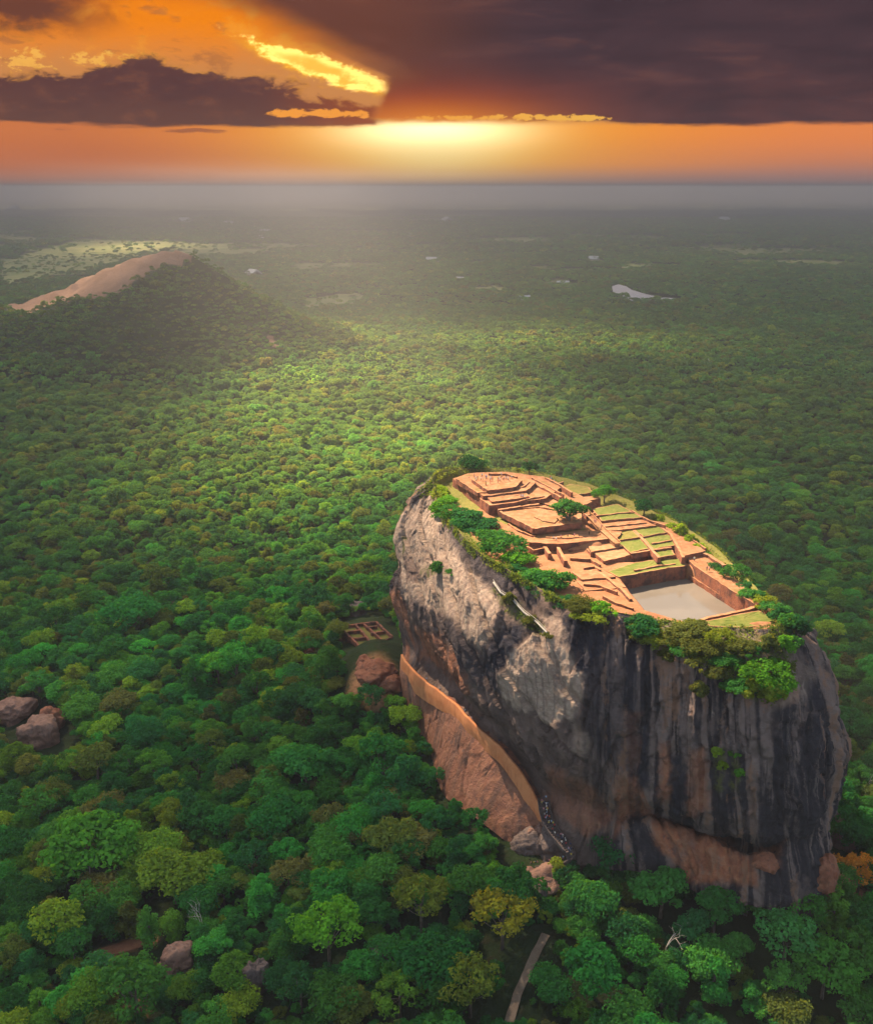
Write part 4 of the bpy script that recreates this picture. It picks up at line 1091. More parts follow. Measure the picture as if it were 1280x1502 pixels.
for lab, pts_, z_ in [
 ('thin brick line on the middle palace terrace, left half', [(684,711),(700,722),(722,721)], 145.9), ('thin brick line on the middle palace terrace, right half', [(748,717),(768,713),(776,706)], 145.9),
 ('low cross wall on the lower palace terrace beside the step', [(760,735),(776,731),(798,727)], 144.5), ('low wall parallel to the long straight palace wall', [(780,701),(806,714),(826,725)], 144.4),
 ('small wall square beside the visitors at the far rim', [(806,703),(818,708),(826,706)], 144.4), ('low wall stub on the corner terrace near its pit', [(784,757),(796,763),(812,766),(818,760)], 142.4),
 ('short wall on the corner terrace back side', [(765,745),(790,743),(812,747)], 142.4), ('low wall ring right of the round tree', [(852,748),(860,756),(872,752)], 142.0),
 ('low wall across the topmost lawn', [(872,757),(905,752),(930,751)], 140.6), ('low wall on the orange strip by the stairway', [(886,772),(915,769),(948,766)], 139.9), ('wall stub at the right end of the orange strip', [(950,762),(962,768)], 139.9),
 ('short rim wall beside the lone dark tree', [(925,748),(950,762),(975,770)], 140.3), ('low kerb along the outer side of the right path', [(985,768),(1012,788),(1034,804)], 139.2), ('low wall in the wide lawn', [(955,797),(985,792)], 138.7),
 ('low brick line across the open court', [(800,788),(835,789),(880,783)], 139.8), ('curved foundation line at the left of the court', [(745,768),(760,778),(785,786)], 140.0), ('foundation corner near the left rim trees', [(770,800),(782,806),(800,803)], 138.4),
 ('low wall in the lower court under the long terrace', [(834,806),(860,804),(868,812)], 137.6), ('brick line across the lower court', [(836,818),(866,820),(880,828)], 137.4), ('small brick square on the left earth bank', [(856,832),(872,830),(880,836)], 137.3),
 ('brick line low on the left earth bank', [(856,856),(880,858),(905,868)], 137.0), ('stone edge near the left rim of the pool', [(884,874),(905,884),(928,892)], 136.7), ('brick footing on the pool lawn', [(930,836),(965,829),(990,826)], 136.8)]:
    ruin_wall(lab, pts_, z_, 1.6, .55)
stairway('stone_stairway', 'pale stairway running down between the round tree and the lawns', [at_z(*p, z) for p, z in [((856,748),142.2),((872,764),141),((884,778),140),((905,797),139.4)]], 2.2)
# pool
M_POOL = water_material('grey_green_pool_water', (.11, .10, .088), .10)
pw = [at_z(x, y, 135.5)[:2] for x, y in pool_px]
obj('pool_water', mesh('pool_water', [(*q, POOL_Z) for q in pw], [list(range(len(pw)))[::-1]], [M_POOL]), kind='structure')
def blob(name, label, cat, P, sx, sy, sz, mat, seed, group=None, rz=0., rough=.22, lump=2.2, sub=5):
    import bmesh
    bm = bmesh.new(); bmesh.ops.create_icosphere(bm, subdivisions=sub, radius=1)
    co = np.array([v.co[:] for v in bm.verts]); d = 1+fbm(co[:, 0]*lump/2+seed, co[:, 1]*lump/2, co[:, 2]*lump/2, 4, 920+seed)*rough*2 + fbm(co[:, 0]*5+seed, co[:, 1]*5, co[:, 2]*5, 3, 921)*rough*.35
    co = co*d[:, None]*[sx, sy, sz]
    for v, c_ in zip(bm.verts, co): v.co = c_
    me = D.meshes.new(name); bm.to_mesh(me); bm.free(); me.materials.append(mat); me.polygons.foreach_set('use_smooth', [True]*len(me.polygons))
    o = obj(name, me, None, P); o.rotation_euler.z = rz; return tag(o, label, cat, group)
block('lawn_plot', 'olive green lawn at the near right end of the summit between pool wall and rim', 'lawn', None, [(1032,911),(1112,895.5),(1142,909),(1128,917),(1085,920),(1040,918)], 136.3, 134, 'green', .1, seed=50)
blob('earth_mound', 'rounded orange earth mound at the near right end of the summit', 'mound', tuple(at_z(1122, 922, 135.2)), 6.5, 3.2, 1.5, M_TOP, 3)
# ================================================================== plants on the summit and the cliff
SHR = []
for i, (H, R, lobes, per, leaf, form) in enumerate([(3.2, 2.6, 16, 90, .30, 'round'), (3.0, 2.8, 15, 75, .28, 'open'), (3.8, 2.4, 16, 90, .30, 'round')]):
    cm, Ls = crown_mesh('crown', 500+i, H, R, -.05, lobes, per, leaf, form)
    SHR.append((cm, trunk_mesh('stem', 520+i, Ls, H, .12), H, R))
_rx, _ry = to_px(G2[..., 0], G2[..., 1], G2[..., 2])
_rd = np.sqrt((G2**2).sum(-1) - 2*CAM_Z*G2[..., 2] + CAM_Z**2)
def surf(px, py, tol=4.):
    """the front-most point of the rock that shows at a column and row of the photo"""
    m = (np.abs(_rx-px) < tol) & (np.abs(_ry-py) < tol)
    if not m.any(): return None
    i = np.argmin(np.where(m, _rd, 1e9)); return G2.reshape(-1, 3)[i].copy()
ORD = ['first', 'second', 'third', 'fourth', 'fifth', 'sixth', 'seventh', 'eighth', 'ninth', 'tenth', 'eleventh', 'twelfth', 'thirteenth', 'fourteenth', 'fifteenth', 'sixteenth', 'seventeenth', 'eighteenth', 'nineteenth', 'twentieth']
DG, MG, LG, YG, OL, GR = (.020,.095,.030), (.035,.140,.030), (.075,.230,.022), (.150,.210,.022), (.090,.115,.028), (.15,.25,.02)
PLANTS = {
 'left': ('along the left rim of the summit', 'S', [(645,722,14,GR),(655,735,13,LG),(640,742,12,LG),(662,748,20,MG),(684,757,22,DG),(706,762,24,DG),(722,778,20,MG),(740,792,28,MG),(760,806,20,LG),(752,815,18,DG),(778,822,15,YG),(802,832,27,MG),(790,848,16,DG),(832,864,20,DG),(846,878,18,OL),(866,888,25,YG),(884,890,15,LG)]),
 'near': ('along the near rim of the summit', 'S', [(945,908,22,DG),(930,925,15,OL),(962,930,17,YG),(985,930,17,OL),(1010,910,24,OL),(1003,938,20,MG),(1030,938,22,OL),(1056,932,17,YG),(1062,956,18,MG),(1085,944,19,OL),(1108,950,15,MG),(1150,946,13,LG),(1162,938,14,MG),(1132,945,13,OL)]),
 'hang': ('on the overgrown slope below the near rim', 'C', [(1052,985,14,OL),(1084,990,21,MG),(1120,985,28,LG),(1143,1000,22,LG),(1100,1012,15,YG),(1128,1016,16,YG),(1030,1012,11,OL),(1018,975,13,OL),(1152,975,13,OL),(975,955,12,OL),(1066,1006,10,OL)]),
 'right': ('along the right rim of the summit', 'S', [(968,757,8,GR),(985,768,8,GR),(998,777,9,GR),(1010,785,9,GR),(1022,793,10,GR),(1034,801,10,LG),(1060,815,16,DG),(1078,828,17,MG),(1096,840,15,DG),(1104,858,15,MG),(1120,868,14,YG),(1136,876,17,MG),(1142,893,14,DG),(1158,905,15,MG),(1172,922,14,DG)]),
 'cliff': ('growing on the bare cliff face', 'C', [(637,838,11,MG),(655,834,7,MG),(742,878,9,OL),(772,906,10,OL),(796,928,8,OL),(1056,1108,8,GR),(1058,1128,7,GR),(1076,1112,7,LG),(1078,1138,7,LG)]),
}
for key, (where, mode, rows) in PLANTS.items():
    rows = sorted(rows)
    for i, (qx, qy, rp, tn) in enumerate(rows):
        if mode == 'S':
            b = at_z(qx, qy+rp*.7, 138.4)
            b[2] = float(plateau_z(b[0], b[1])) if in_poly(b[0], b[1], rim_poly) else b[2]-.5
            c_ = surf(qx, qy+rp*.5, 5)
            if c_ is not None and not in_poly(b[0], b[1], rim_poly): b = c_
        else:
            b = surf(qx, qy+rp*.5, 6)
            if b is None: b = at_z(qx, qy+rp*.5, 125)
        R = 1.25*rp*np.linalg.norm(b-[0, 0, CAM_Z])/F_PX
        big_ = R > 4.0
        cw = colour_word(np.array(tn)/1.6)
        lab = f"{ORD[i]} {'tree' if big_ else 'bush'} from the left {where}, {cw}"
        cm, tm, H, R0_ = SHR[i % 3] if not big_ else (KINDS[(0, 1, 5, 4)[i % 4]][0], KINDS[(0, 1, 5, 4)[i % 4]][1], 14, KINDS[(0, 1, 5, 4)[i % 4]][3])
        s = R/R0_
        t = empty('tree' if big_ else 'bush', lab, 'tree' if big_ else 'bush', (b[0], b[1], b[2]-(R*.75 if big_ else .5)), i*1.3, f"plants {where}"); 
        t.scale = (s, s, s*(.62 if big_ else 1.)*(.8 + .4*((i*7) % 5)/5))
        obj('trunk' if big_ else 'stem', tm, t); c = obj('crown', cm, t); c['tint'] = [float(v)*(.85+.3*((i*5) % 7)/7) for v in tn]
for (qx, qy, rp, v, tn, z, lab) in [(833,764,23,1,(.026,.105,.026),141.8,'round dark green tree in the middle of the summit ruins'),
    (886,732,16,0,(.040,.150,.022),140,'bright green tree at the right rim behind the topmost lawn'), (944,752,14,1,(.012,.070,.026),139.5,'compact dark tree alone on the right rim'),
    (692,689,19,5,(.016,.075,.026),143.5,'dark low tree on the far rim behind the palace'), (776,692,11,1,(.020,.080,.028),143.5,'small dark tree on the far rim, right of the larger one')]:
    b = at_z(qx, qy, z); R = rp*np.linalg.norm(b-[0, 0, CAM_Z])/F_PX; s = R/KINDS[v][3]
    tree(b[0], b[1], b[2]-R*.55, s*1.1, s*.8, qx*.7, v, tn, lab)

# scrub and rough grass that spills over the rim (nobody could count it)
def scrub(name, n, seed, tint, size, zones, up):
    rng = np.random.default_rng(seed); C, Nn = [], []
    Gs = G2[:int(TT*.30)]; Ns = N0[:int(TT*.30)]
    gx, gy = GP[:int(TT*.30), :, 0], GP[:int(TT*.30), :, 1]
    w = np.zeros(gx.shape)
    for poly, k in zones: w = np.maximum(w, in_poly(gx+jx[:len(gx)], gy+jy[:len(gx)], poly)*k)
    rimw = (np.arange(len(gx))[:, None] < 9)*np.where(US[:1] <= NV-1, .9, .8)*sstep(fbm(A_[:1]/7, seed, 0, 3, 951), -.25, .2)
    w = np.maximum(w, rimw); w *= sstep(fbm(Gs[..., 0]/3, Gs[..., 1]/3, Gs[..., 2]/3+seed, 3, 952), -.35, .25)
    w = w.ravel(); idx = rng.choice(len(w), n, p=w/w.sum())
    P = Gs.reshape(-1, 3)[idx] + rng.normal(0, .25, (n, 3)); nn = Ns.reshape(-1, 3)[idx]*.6 + np.array([0, 0, up]); P += nn*rng.uniform(0, .9, (n, 1))
    inw = rng.random(n) < .45                                     # part of it grows inside the rim, on the plateau
    ax = np.array([45., 326.]); dv = (ax-P[:, :2]); dv /= np.linalg.norm(dv, axis=1, keepdims=True)
    near_rim = inw & (P[:, 2] > 134.5); P[near_rim, :2] += dv[near_rim]*rng.uniform(.3, 4.5, (near_rim.sum(), 1)); P[near_rim, 2] = np.maximum(P[near_rim, 2]-1.0, plateau_z(P[near_rim, 0], P[near_rim, 1])+.1)
    V, Fc = leaf_quads(P, nn, size, rng, .6, .2)
    o = obj(name, mesh(name, V, Fc, [M_LEAF], attrs={'leaf': ('FACE', rng.uniform(.1, .9, n))}), kind='stuff'); o['tint'] = list(tint)
scrub('scrub', 16000, 61, (.075, .120, .026), .34, [([(920,900),(1040,925),(1150,930),(1168,1000),(1130,1035),(1050,992),(980,948),(925,930)], .55), ([(722,866),(756,880),(800,925),(790,935),(740,895)], .25), ([(640,730),(700,780),(800,850),(890,900),(860,905),(780,872),(700,812),(650,770)], .6)], .5)
scrub('rough_grass', 14000, 62, (.150, .200, .030), .26, [([(640,700),(700,760),(660,770),(638,735)], .8), ([(940,905),(1060,930),(1110,1020),(1040,985),(960,940)], .6)], .6)
# dead trees
def dead_tree(px, py, h, seed, label):
    rng = np.random.default_rng(seed); parts = []
    def grow(p, d, L, r, n):
        pts_, rr = [p], [r]
        for i in range(3):
            d = d+rng.normal(0, .16, 3); d /= np.linalg.norm(d); p = p+d*L/3; pts_.append(p); rr.append(r*(1-.22*(i+1)))
        parts.append(tube(pts_, rr, 5))
        if n:
            for k in range(3 if n > 1 else 2):
                q = d+rng.normal(0, .62, 3); q[2] = abs(q[2])*.6+.25; q /= np.linalg.norm(q); grow(pts_[-1 if k else -2], q, L*.66, r*.5, n-1)
    grow(np.array([0, 0, -1.]), np.array([0, 0, 1.]), h*.5, .30, 3)
    P = land(px, py); t = empty('dead_tree', label, 'dead tree', P); 
    obj('trunk', mesh('trunk', *join(parts[:1]), [M_DEAD], smooth_=True), t); obj('branches', mesh('branches', *join(parts[1:]), [M_DEAD], smooth_=True), t)
dead_tree(147, 1368, 15, 1, 'white leafless snag below the large bright green tree at lower left')
dead_tree(305, 1385, 15, 2, 'pale half bare tree right of the broad yellow green tree')
dead_tree(966, 1402, 16, 3, 'bleached dead branches sticking out before the dark cliff')
dead_tree(1272, 1180, 16, 4, 'grey leafless tree at the right edge beside the cliff')
dead_tree(118, 1235, 11, 5, 'small grey dead top above the large bright green tree')
# ================================================================== gallery wall, stairs, boulders, terrace garden, houses, people
def plaster():
    m = material('orange_lime_plaster'); p = geo(); n1 = noise(p, .25, 5, .6); n2 = noise(p, 1.6, 5, .65); run = noise(cmul(p, (1, 1, .12)), .8, 4, .6)
    c = mix(smooth(n1, .32, .66), (.50, .185, .075), (.58, .25, .11)); c = mix(smooth(run, .52, .68)*.5, c, (.30, .105, .05)); c = mix(smooth(n2, .58, .7)*.4, c, (.36, .15, .08))
    finish(c, .9, bump(n1 + n2*.6, .6, .3), .1); return m
M_PLASTER = plaster()
LX = np.array([580, 600, 630, 684, 740, 794, 820]); LY = np.array([376, 359.5, 349.5, 312.5, 291., 278.5, 272])
lo_px = [(588,978),(594,992),(606,1006),(624,1019),(650,1034),(668,1051),(684,1066),(706,1086),(736,1112),(756,1141),(774,1174),(794,1206)]
up_px = [(588,960),(598,972),(614,986),(636,1000),(662,1019),(678,1035),(694,1052),(720,1075),(750,1100),(769,1125),(784,1155),(796,1190)]
def gallery():
    base = np.array([at_y(x, y, float(np.interp(x, LX, LY))) for x, y in lo_px])
    top = np.array([at_y(x, y, float(np.interp(l[0], LX, LY))) for (x, y), l in zip(up_px, lo_px)])
    h = np.clip(top[:, 2]-base[:, 2], 1.5, 7)
    L = np.concatenate([[0], np.cumsum(np.linalg.norm(np.diff(base, axis=0), axis=1))]); q = np.linspace(0, L[-1], 160)
    B = np.stack([np.interp(q, L, base[:, k]) for k in range(3)], 1); Hh = np.interp(q, L, h)
    for _ in range(3): B[1:-1] = .5*B[1:-1]+.25*(B[:-2]+B[2:])
    e = np.gradient(B, axis=0)[:, :2]; e /= np.linalg.norm(e, axis=1, keepdims=True); nr = np.stack([-e[:, 1], e[:, 0]], 1)
    if (nr*np.array([[-.8, -.57]])).sum(1).mean() < 0: nr = -nr                   # outward, to the left of the rock
    Hh = Hh + fbm(q/6, 0, 0, 3, 931)*.45
    wob = fbm(q/9, 3, 0, 3, 932)*.35
    org = B[80].copy()
    prof = [(-.15, -3.0), (.1, 0), (.16, .35), (.0, .65), (-.12, .9), (-.2, 1.0), (-1.0, 1.0), (-1.05, .85), (-1.1, -.5)]
    V = []
    for i in range(160):
        for o_, k in prof:
            z = B[i, 2] + (k*Hh[i] if k > 0 else k); s_ = o_ + wob[i] + fbm(q[i]/2.5, k*2, 0, 3, 933)*.12
            V.append((B[i, 0]+nr[i, 0]*s_, B[i, 1]+nr[i, 1]*s_, z))
    V = np.array(V)-org; m_ = len(prof); f = grid_faces(160, m_)
    t = empty('gallery_wall', 'long curving orange plastered parapet wall on the ledge of the left cliff', 'wall', org)
    obj('plastered_face', mesh('plastered_face', V, f, [M_PLASTER], smooth_=True), t)
    # the walkway floor behind it
    W = []
    for i in range(160):
        for o_ in (-1.0, -2.6, -4.2): W.append((B[i, 0]+nr[i, 0]*o_, B[i, 1]+nr[i, 1]*o_, B[i, 2]+Hh[i]*.45+.04*(i % 2)))
    obj('walkway_floor', mesh('walkway_floor', np.array(W)-org, grid_faces(160, 3), [M_BRICK]), t)
gallery()
# boulders
def boulder_material(name, a, b, c_):
    m = material(name); p = geo(); n1 = noise(p, .25, 5, .6); n2 = noise(p, 1.3, 6, .65); st = noise(cmul(p, (1, 1, .25)), .8, 4, .6)
    c = mix(smooth(n1, .35, .65), a, b); c = mix(smooth(st, .52, .7)*.7, c, c_); c = mix(smooth(n2, .58, .72)*.6, c, (.045, .040, .045))
    finish(c, .9, bump(n2 + n1, .9, .8), .15); return m
M_BPINK = boulder_material('weathered_pink_boulder', (.20, .115, .090), (.28, .170, .130), (.13, .085, .075))
M_BGREY = boulder_material('grey_boulder', (.105, .085, .085), (.15, .115, .105), (.06, .05, .055))
M_BRED = boulder_material('reddish_boulder', (.22, .085, .050), (.28, .125, .075), (.10, .05, .04))
for qx, qy, wx_, wz_, mat_, lab, sd in [
 (28,1044,27,15,M_BPINK,'low broad pink boulder at the left edge of the picture',11), (72,1062,19,17,M_BRED,'upper orange boulder of the leaning pair at left',12), (58,1078,25,22,M_BPINK,'lower rounded grey pink boulder of the leaning pair at left',13),
 (264,1414,24,20,M_BPINK,'smooth tan boulder in the forest below the red dirt track',14), (376,1438,20,30,M_BGREY,'tall dark boulder right of the smooth tan boulder',15),
 (513,892,22,16,M_BGREY,'grey boulder with a pink top behind the terrace garden',16), (560,858,22,11,M_BPINK,'pale ledge of rock above the terrace garden, next to the cliff',17), (572,882,16,14,M_BGREY,'dark boulder between the terrace garden and the cliff',18),
 (552,982,30,13,M_BRED,'reddish rock slope under the terrace garden',19), (574,1000,18,13,M_BRED,'lower rock of the reddish slope, beside the cliff',20), (536,972,14,12,M_BRED,'small reddish outcrop at the left of the slope under the garden',21),
 (456,964,9,5,M_BRED,'tiny reddish rock showing in the forest left of the garden',22), (560,1394,16,8,M_BGREY,'flat brown rock among the lower trees left of the yellow tree',23),
 (812,1240,34,24,M_BGREY,'big dark rock hump below the stairs',24), (778,1242,28,24,M_BGREY,'dark smooth rock left of the stairs',25), (848,1244,15,13,M_BRED,'reddish rock right of the stair landing',26), (852,1262,15,10,M_BRED,'lower reddish rock right of the stair landing',27),
 (800,1290,26,12,M_BPINK,'pinkish rock rubble under the stair landing',28), (775,1284,14,6,M_BPINK,'pale slab left of the rubble under the landing',29), (790,1308,14,12,M_BGREY,'lowest grey rock of the rubble under the landing',30), (783,1226,13,16,M_BPINK,'pale rock at the foot of the orange gallery wall',31),
 (1232,1222,20,30,M_BPINK,'pointed rock buttress at the right foot of the cliff',32), (1215,1290,20,26,M_BRED,'tawny rock beside the golden orange tree',33), (205,1490,9,10,M_BRED,'small orange rock at the bottom edge, lower left',34), (1120,1262,16,9,M_BRED,'orange rubble in the shallow cave at the cliff foot',35)]:
    Pb = surf(qx, qy, 5) if (qx > 1100 or lab.startswith('pale rock at')) else None
    if qx in (812, 778, 848, 852, 800, 775, 790): Pb = at_y(qx, qy, {812:274, 778:277, 848:272, 852:268, 800:259, 775:261, 790:254}[qx])
    if Pb is None:
        Pb = land(qx, qy+wz_*.5) + [0, 0, 4.0 if qx < 480 else 1.0]
    k = np.linalg.norm(Pb-[0, 0, CAM_Z])/F_PX
    blob('boulder', lab, 'boulder', tuple(Pb), wx_*k, wx_*k*.9, wz_*k*1.1, mat_, sd, 'boulders in the forest around the rock' if qx < 480 else None, rz=sd*.7, rough=.30)
# terrace garden at the left foot
gz = float(land(545, 930)[2]) + 3.2
block('terrace', 'sunken looking brick garden terrace at the left foot of the rock', 'terrace', None, [(497,919),(552,911),(583,939),(583,953),(548,957),(524,946),(506,930)], gz, gz-12, 'lawn', .1, seed=40)
for lab, pts_ in [('dark red back wall of the garden terrace', [(497,918),(552,911.5)]), ('grey topped right wall of the garden terrace', [(552,911.5),(575,933)]), ('front wall of the garden terrace', [(575,934),(545,947),(526,946)]),
                  ('left wall of the garden terrace', [(498,919),(510,930),(526,946)]), ('first room wall inside the garden terrace', [(522,916),(545,942)]), ('second room wall inside the garden terrace', [(534,914.5),(560,938)]),
                  ('cross wall between the small garden rooms, upper', [(537,920),(553,917.5)]), ('cross wall between the small garden rooms, lower', [(544,928),(564,925.5)]), ('left cross wall of the garden terrace', [(510,926),(528,924)]), ('lower left cross wall of the garden terrace', [(518,936),(537,934)])]:
    ruin_wall(lab, pts_, gz+1.6, 2.0, 1.0, 'walls of the garden terrace', mat=M_BRICK)
block('terrace', 'reddish landing below the garden terrace, next to the cliff', 'terrace', None, [(556,954),(586,952),(586,962),(560,966)], gz-1.0, gz-14, 'earth', .3, seed=41)
# stairs with visitors at the foot of the gallery wall
st_px = [(797,1176,281),(799,1192,280),(803,1206,278),(812,1221,275.5),(824,1235,272),(834,1247,269)]
def before(px, py, Y, gap):
    c_ = surf(px, py, 5); return at_y(px, py, min(Y, (c_[1]-gap) if c_ is not None else Y))
stair_pts = [before(*p, 2.2) + [0, 0, .3] for p in st_px]
stairway('stairway', 'dark stone stairway packed with visitors at the lower end of the gallery wall', stair_pts, 3.4, mat=M_BGREY)
st2_px = [(834,1248,268.5),(838,1258,266.5),(826,1266,266),(806,1268,267),(786,1269,268.5),(764,1272,270)]
stair2 = [before(*p, 2.5) + [0, 0, .3] for p in st2_px]
stairway('stairway', 'lower stone path bending left below the stair landing', stair2, 3.0, mat=M_BGREY)
# thin iron walk on the left flank
rp_ = [surf(x, y, 5) for x, y in [(722,851),(736,866),(752,880),(770,896),(786,911),(800,925)]]
rp_ = [p + np.array([-.7, -.6, .5]) for p in rp_ if p is not None]
if len(rp_) > 2:
    t = empty('cliff_path', 'thin pale iron walkway slanting down the left flank of the rock', 'walkway', rp_[0])
    M_IRON = plain_earth('pale_painted_iron', (.42, .40, .36), (.50, .47, .42), (.34, .30, .26))
    V, Fc = tube(np.array(rp_)-rp_[0], [.28]*len(rp_), 6); obj('deck', mesh('deck', V, Fc, [M_IRON]), t)
    V, Fc = tube(np.array(rp_)-rp_[0]+[-.2, -.2, 1.1], [.07]*len(rp_), 5); obj('handrail', mesh('handrail', V, Fc, [M_IRON]), t)
# low growth round the foot of the stairs and in the small clearings
rows_ = [(738,1300,MG),(752,1296,OL),(764,1312,DG),(778,1326,MG),(806,1318,OL),(822,1300,MG),(836,1290,DG),(846,1304,MG),(726,1286,LG),(868,1286,DG),(888,1292,MG),(908,1296,DG),(930,1300,MG),(952,1304,DG),(978,1308,MG),(1002,1316,DG),(815,1286,YG),(770,1340,DG),(800,1338,MG),(745,1322,YG),(720,1305,MG),(704,1282,DG)]
for i, (qx, qy, tn) in enumerate(sorted(rows_)):
    b = land(qx, qy); cm, tm, H, R0_ = SHR[i % 3]; s = (1.0+.5*((i*3) % 5)/5)
    t = empty('bush', f"{(ORD+['twenty-first','twenty-second'])[i]} low bush from the left along the foot of the stairs and cliff", 'bush', (b[0], b[1], b[2]-.3), i*1.1, 'low bushes at the foot of the stairs and cliff'); t.scale = (s*1.3, s*1.3, s*1.2)
    obj('stem', tm, t); c = obj('crown', cm, t); c['tint'] = [float(v)*.9 for v in tn]
# forest tracks
M_PATH = plain_earth('pale_dirt_path', (.17, .125, .095), (.22, .17, .13), (.10, .075, .055))
M_DIRT = plain_earth('red_dirt_track', (.24, .10, .055), (.30, .14, .08), (.17, .07, .04))
def ribbon(name, pts_, w, mat, lift):
    P = np.array(pts_); L = np.concatenate([[0], np.cumsum(np.linalg.norm(np.diff(P, axis=0), axis=1))]); q = np.linspace(0, L[-1], 60)
    x = np.interp(q, L, P[:, 0]); y = np.interp(q, L, P[:, 1])
    e = np.stack([np.gradient(x), np.gradient(y)], 1); e /= np.linalg.norm(e, axis=1, keepdims=True); nr = np.stack([-e[:, 1], e[:, 0]], 1)
    rows = []
    for s in (-1, -.4, .4, 1):
        xx = x+nr[:, 0]*s*w/2*(1+.2*fbm(q/4, s, 0, 2, 941)); yy = y+nr[:, 1]*s*w/2
        rows.append(np.stack([xx, yy, ground_z(xx, yy)+lift+.1*(1-abs(s))], 1))
    f = grid_faces(4, 60); obj(name, mesh(name, np.concatenate(rows), f, [mat], smooth_=True), kind='structure')
ribbon('forest_walkway', walk, 2.6, M_PATH, .5); ribbon('dirt_track', track, 5.0, M_DIRT, .5)
# houses far out on the plain
M_WHITE = plain_earth('whitewashed_wall', (.48, .46, .43), (.52, .50, .47), (.40, .38, .35)); M_ROOF = plain_earth('clay_tile_roof', (.20, .10, .07), (.26, .14, .10), (.14, .08, .06))
M_TIN = plain_earth('pale_sheet_roof', (.44, .44, .44), (.50, .50, .49), (.36, .35, .34))
HS = [(870,381,13,'beside the small yellow field above the lake'),(997,534,9,'alone in the forest far right of the rock, left one of two'),(1038,535,8,'alone in the forest far right of the rock, right one of two'),(675,411,10,'in the pale clearing at the centre of the plain'),(769,440,10,'in the trees left of the lake, left of two'),(800,440,9,'in the trees left of the lake, right of two'),
 (729,436,8,'left of the two houses near the lake'),(825,418,12,'by the brown clearing left of the lake'),(270,326,34,'on the pale strip above the hill top'),(307,332,24,'just right of the long pale strip above the hill'),(336,330,26,'at the right end of the strip above the hill'),(389,342,22,'on the plain up and right of the hill top'),(382,350,16,'just below another on the plain right of the hill'),
 (372,402,16,'in the pale yard right of the hill slope'),(634,384,16,'alone on the plain under the sun'),(597,347,20,'far out on the plain left of the sun'),(655,327,40,'on the far pale strip under the sun'),(20,307,50,'in the pale patch at the far left'),(1060,325,34,'far out on the plain at right'),(500,356,18,'on the plain between the hill and the sun')]
def house_mesh(w, d, h, r):
    a, b = w/2, d/2
    wv = [(-a,-b,-1),(a,-b,-1),(a,b,-1),(-a,b,-1),(-a,-b,h),(a,-b,h),(a,b,h),(-a,b,h),(-a,0,h+r),(a,0,h+r)]
    wf = [(0,1,5,4),(2,3,7,6),(1,2,6,9,5),(3,0,4,8,7)]
    o = .6; rv = [(-a-o,-b-o,h-.35),(a+o,-b-o,h-.35),(a+o,0,h+r+.06),(-a-o,0,h+r+.06),(a+o,b+o,h-.35),(-a-o,b+o,h-.35)]
    rv += [(x, y, z+.25) for x, y, z in rv]; rf = [(0,1,2,3),(3,2,4,5),(6,9,8,7),(9,11,10,8),(0,6,7,1),(5,4,10,11),(1,7,8,2),(2,8,10,4),(0,3,9,6),(3,5,11,9)]
    return mesh('wall', wv, wf, [M_WHITE]), mesh('roof', rv, rf, [M_TIN])
HM = [house_mesh(1, .6, .32, .2), house_mesh(1, .5, .28, .16)]
for i, (qx, qy, w, where) in enumerate(HS):
    P = land(qx, qy); P[2] = float(ground_z(np.array([P[0]]), np.array([P[1]]))[0]); t = empty('house', f'tiny white house {where}', 'house', P, i*.9, 'white houses scattered on the plain'); t.scale = (w*1.35,)*3
    obj('wall', HM[i % 2][0], t); obj('roof', HM[i % 2][1], t)
# people
def person_material():
    m = material('clothed_figure'); x, y, z = xyz(objco()); s_ = attr('shirt', 'OBJECT'); l_ = attr('legwear', 'OBJECT')
    c = mix(smooth(z, .82, .86), l_, s_); c = mix(smooth(z, 1.42, 1.46), c, (.22, .12, .08)); c = mix(smooth(z, 1.60, 1.64), c, (.015, .012, .010)); c = mix(smooth(z, .09, .06), c, (.03, .03, .03))
    finish(c, .85, None, .1); return m
M_PERSON = person_material()
def person_mesh(stride, arm, turn):
    V = [(0,0,.92),(0,0,1.15),(0,.02,1.38),(0,.01,1.50),(0,-.02,1.60),(0,-.01,1.70)]; Ed = [(0,1),(1,2),(2,3),(3,4),(4,5)]; Rd = [.13,.125,.15,.055,.095,.07]
    def add(p, par, r): V.append(p); Ed.append((par, len(V)-1)); Rd.append(r); return len(V)-1
    for s in (-1, 1):
        hip = add((s*.09,0,.86),0,.10); kn = add((s*.10,-s*stride*.5-.03,.48),hip,.07); an = add((s*.10,-s*stride+.04,.09),kn,.048); add((s*.11,-s*stride-.12,.04),an,.042)
        sh = add((s*.20,.01,1.36),2,.065); el = add((s*.26,s*arm*.4+.02,1.10),sh,.048); wr = add((s*.25+(-s*.02),s*arm-.08*turn,.86),el,.035); add((s*.24,s*arm-.05-.1*turn,.78),wr,.04)
    me = D.meshes.new('skel'); me.from_pydata(V, Ed, []); o = D.objects.new('skel', me); COL.objects.link(o)
    md = o.modifiers.new('skin', 'SKIN'); ly = me.skin_vertices[0].data if me.skin_vertices else None
    if ly is None:
        return None
    for i, r in enumerate(Rd): ly[i].radius = (r, r*.8)
    ly[0].use_root = True
    sb = o.modifiers.new('sub', 'SUBSURF'); sb.levels = 1; sb.render_levels = 1
    bpy.context.view_layer.update(); ev = o.evaluated_get(bpy.context.evaluated_depsgraph_get()); out = D.meshes.new_from_object(ev); D.objects.remove(o); D.meshes.remove(me)
    out.name = 'person'; out.materials.clear(); out.materials.append(M_PERSON); return out
def with_skin(stride, arm, turn):
    return person_mesh(stride, arm, turn)
PM = []
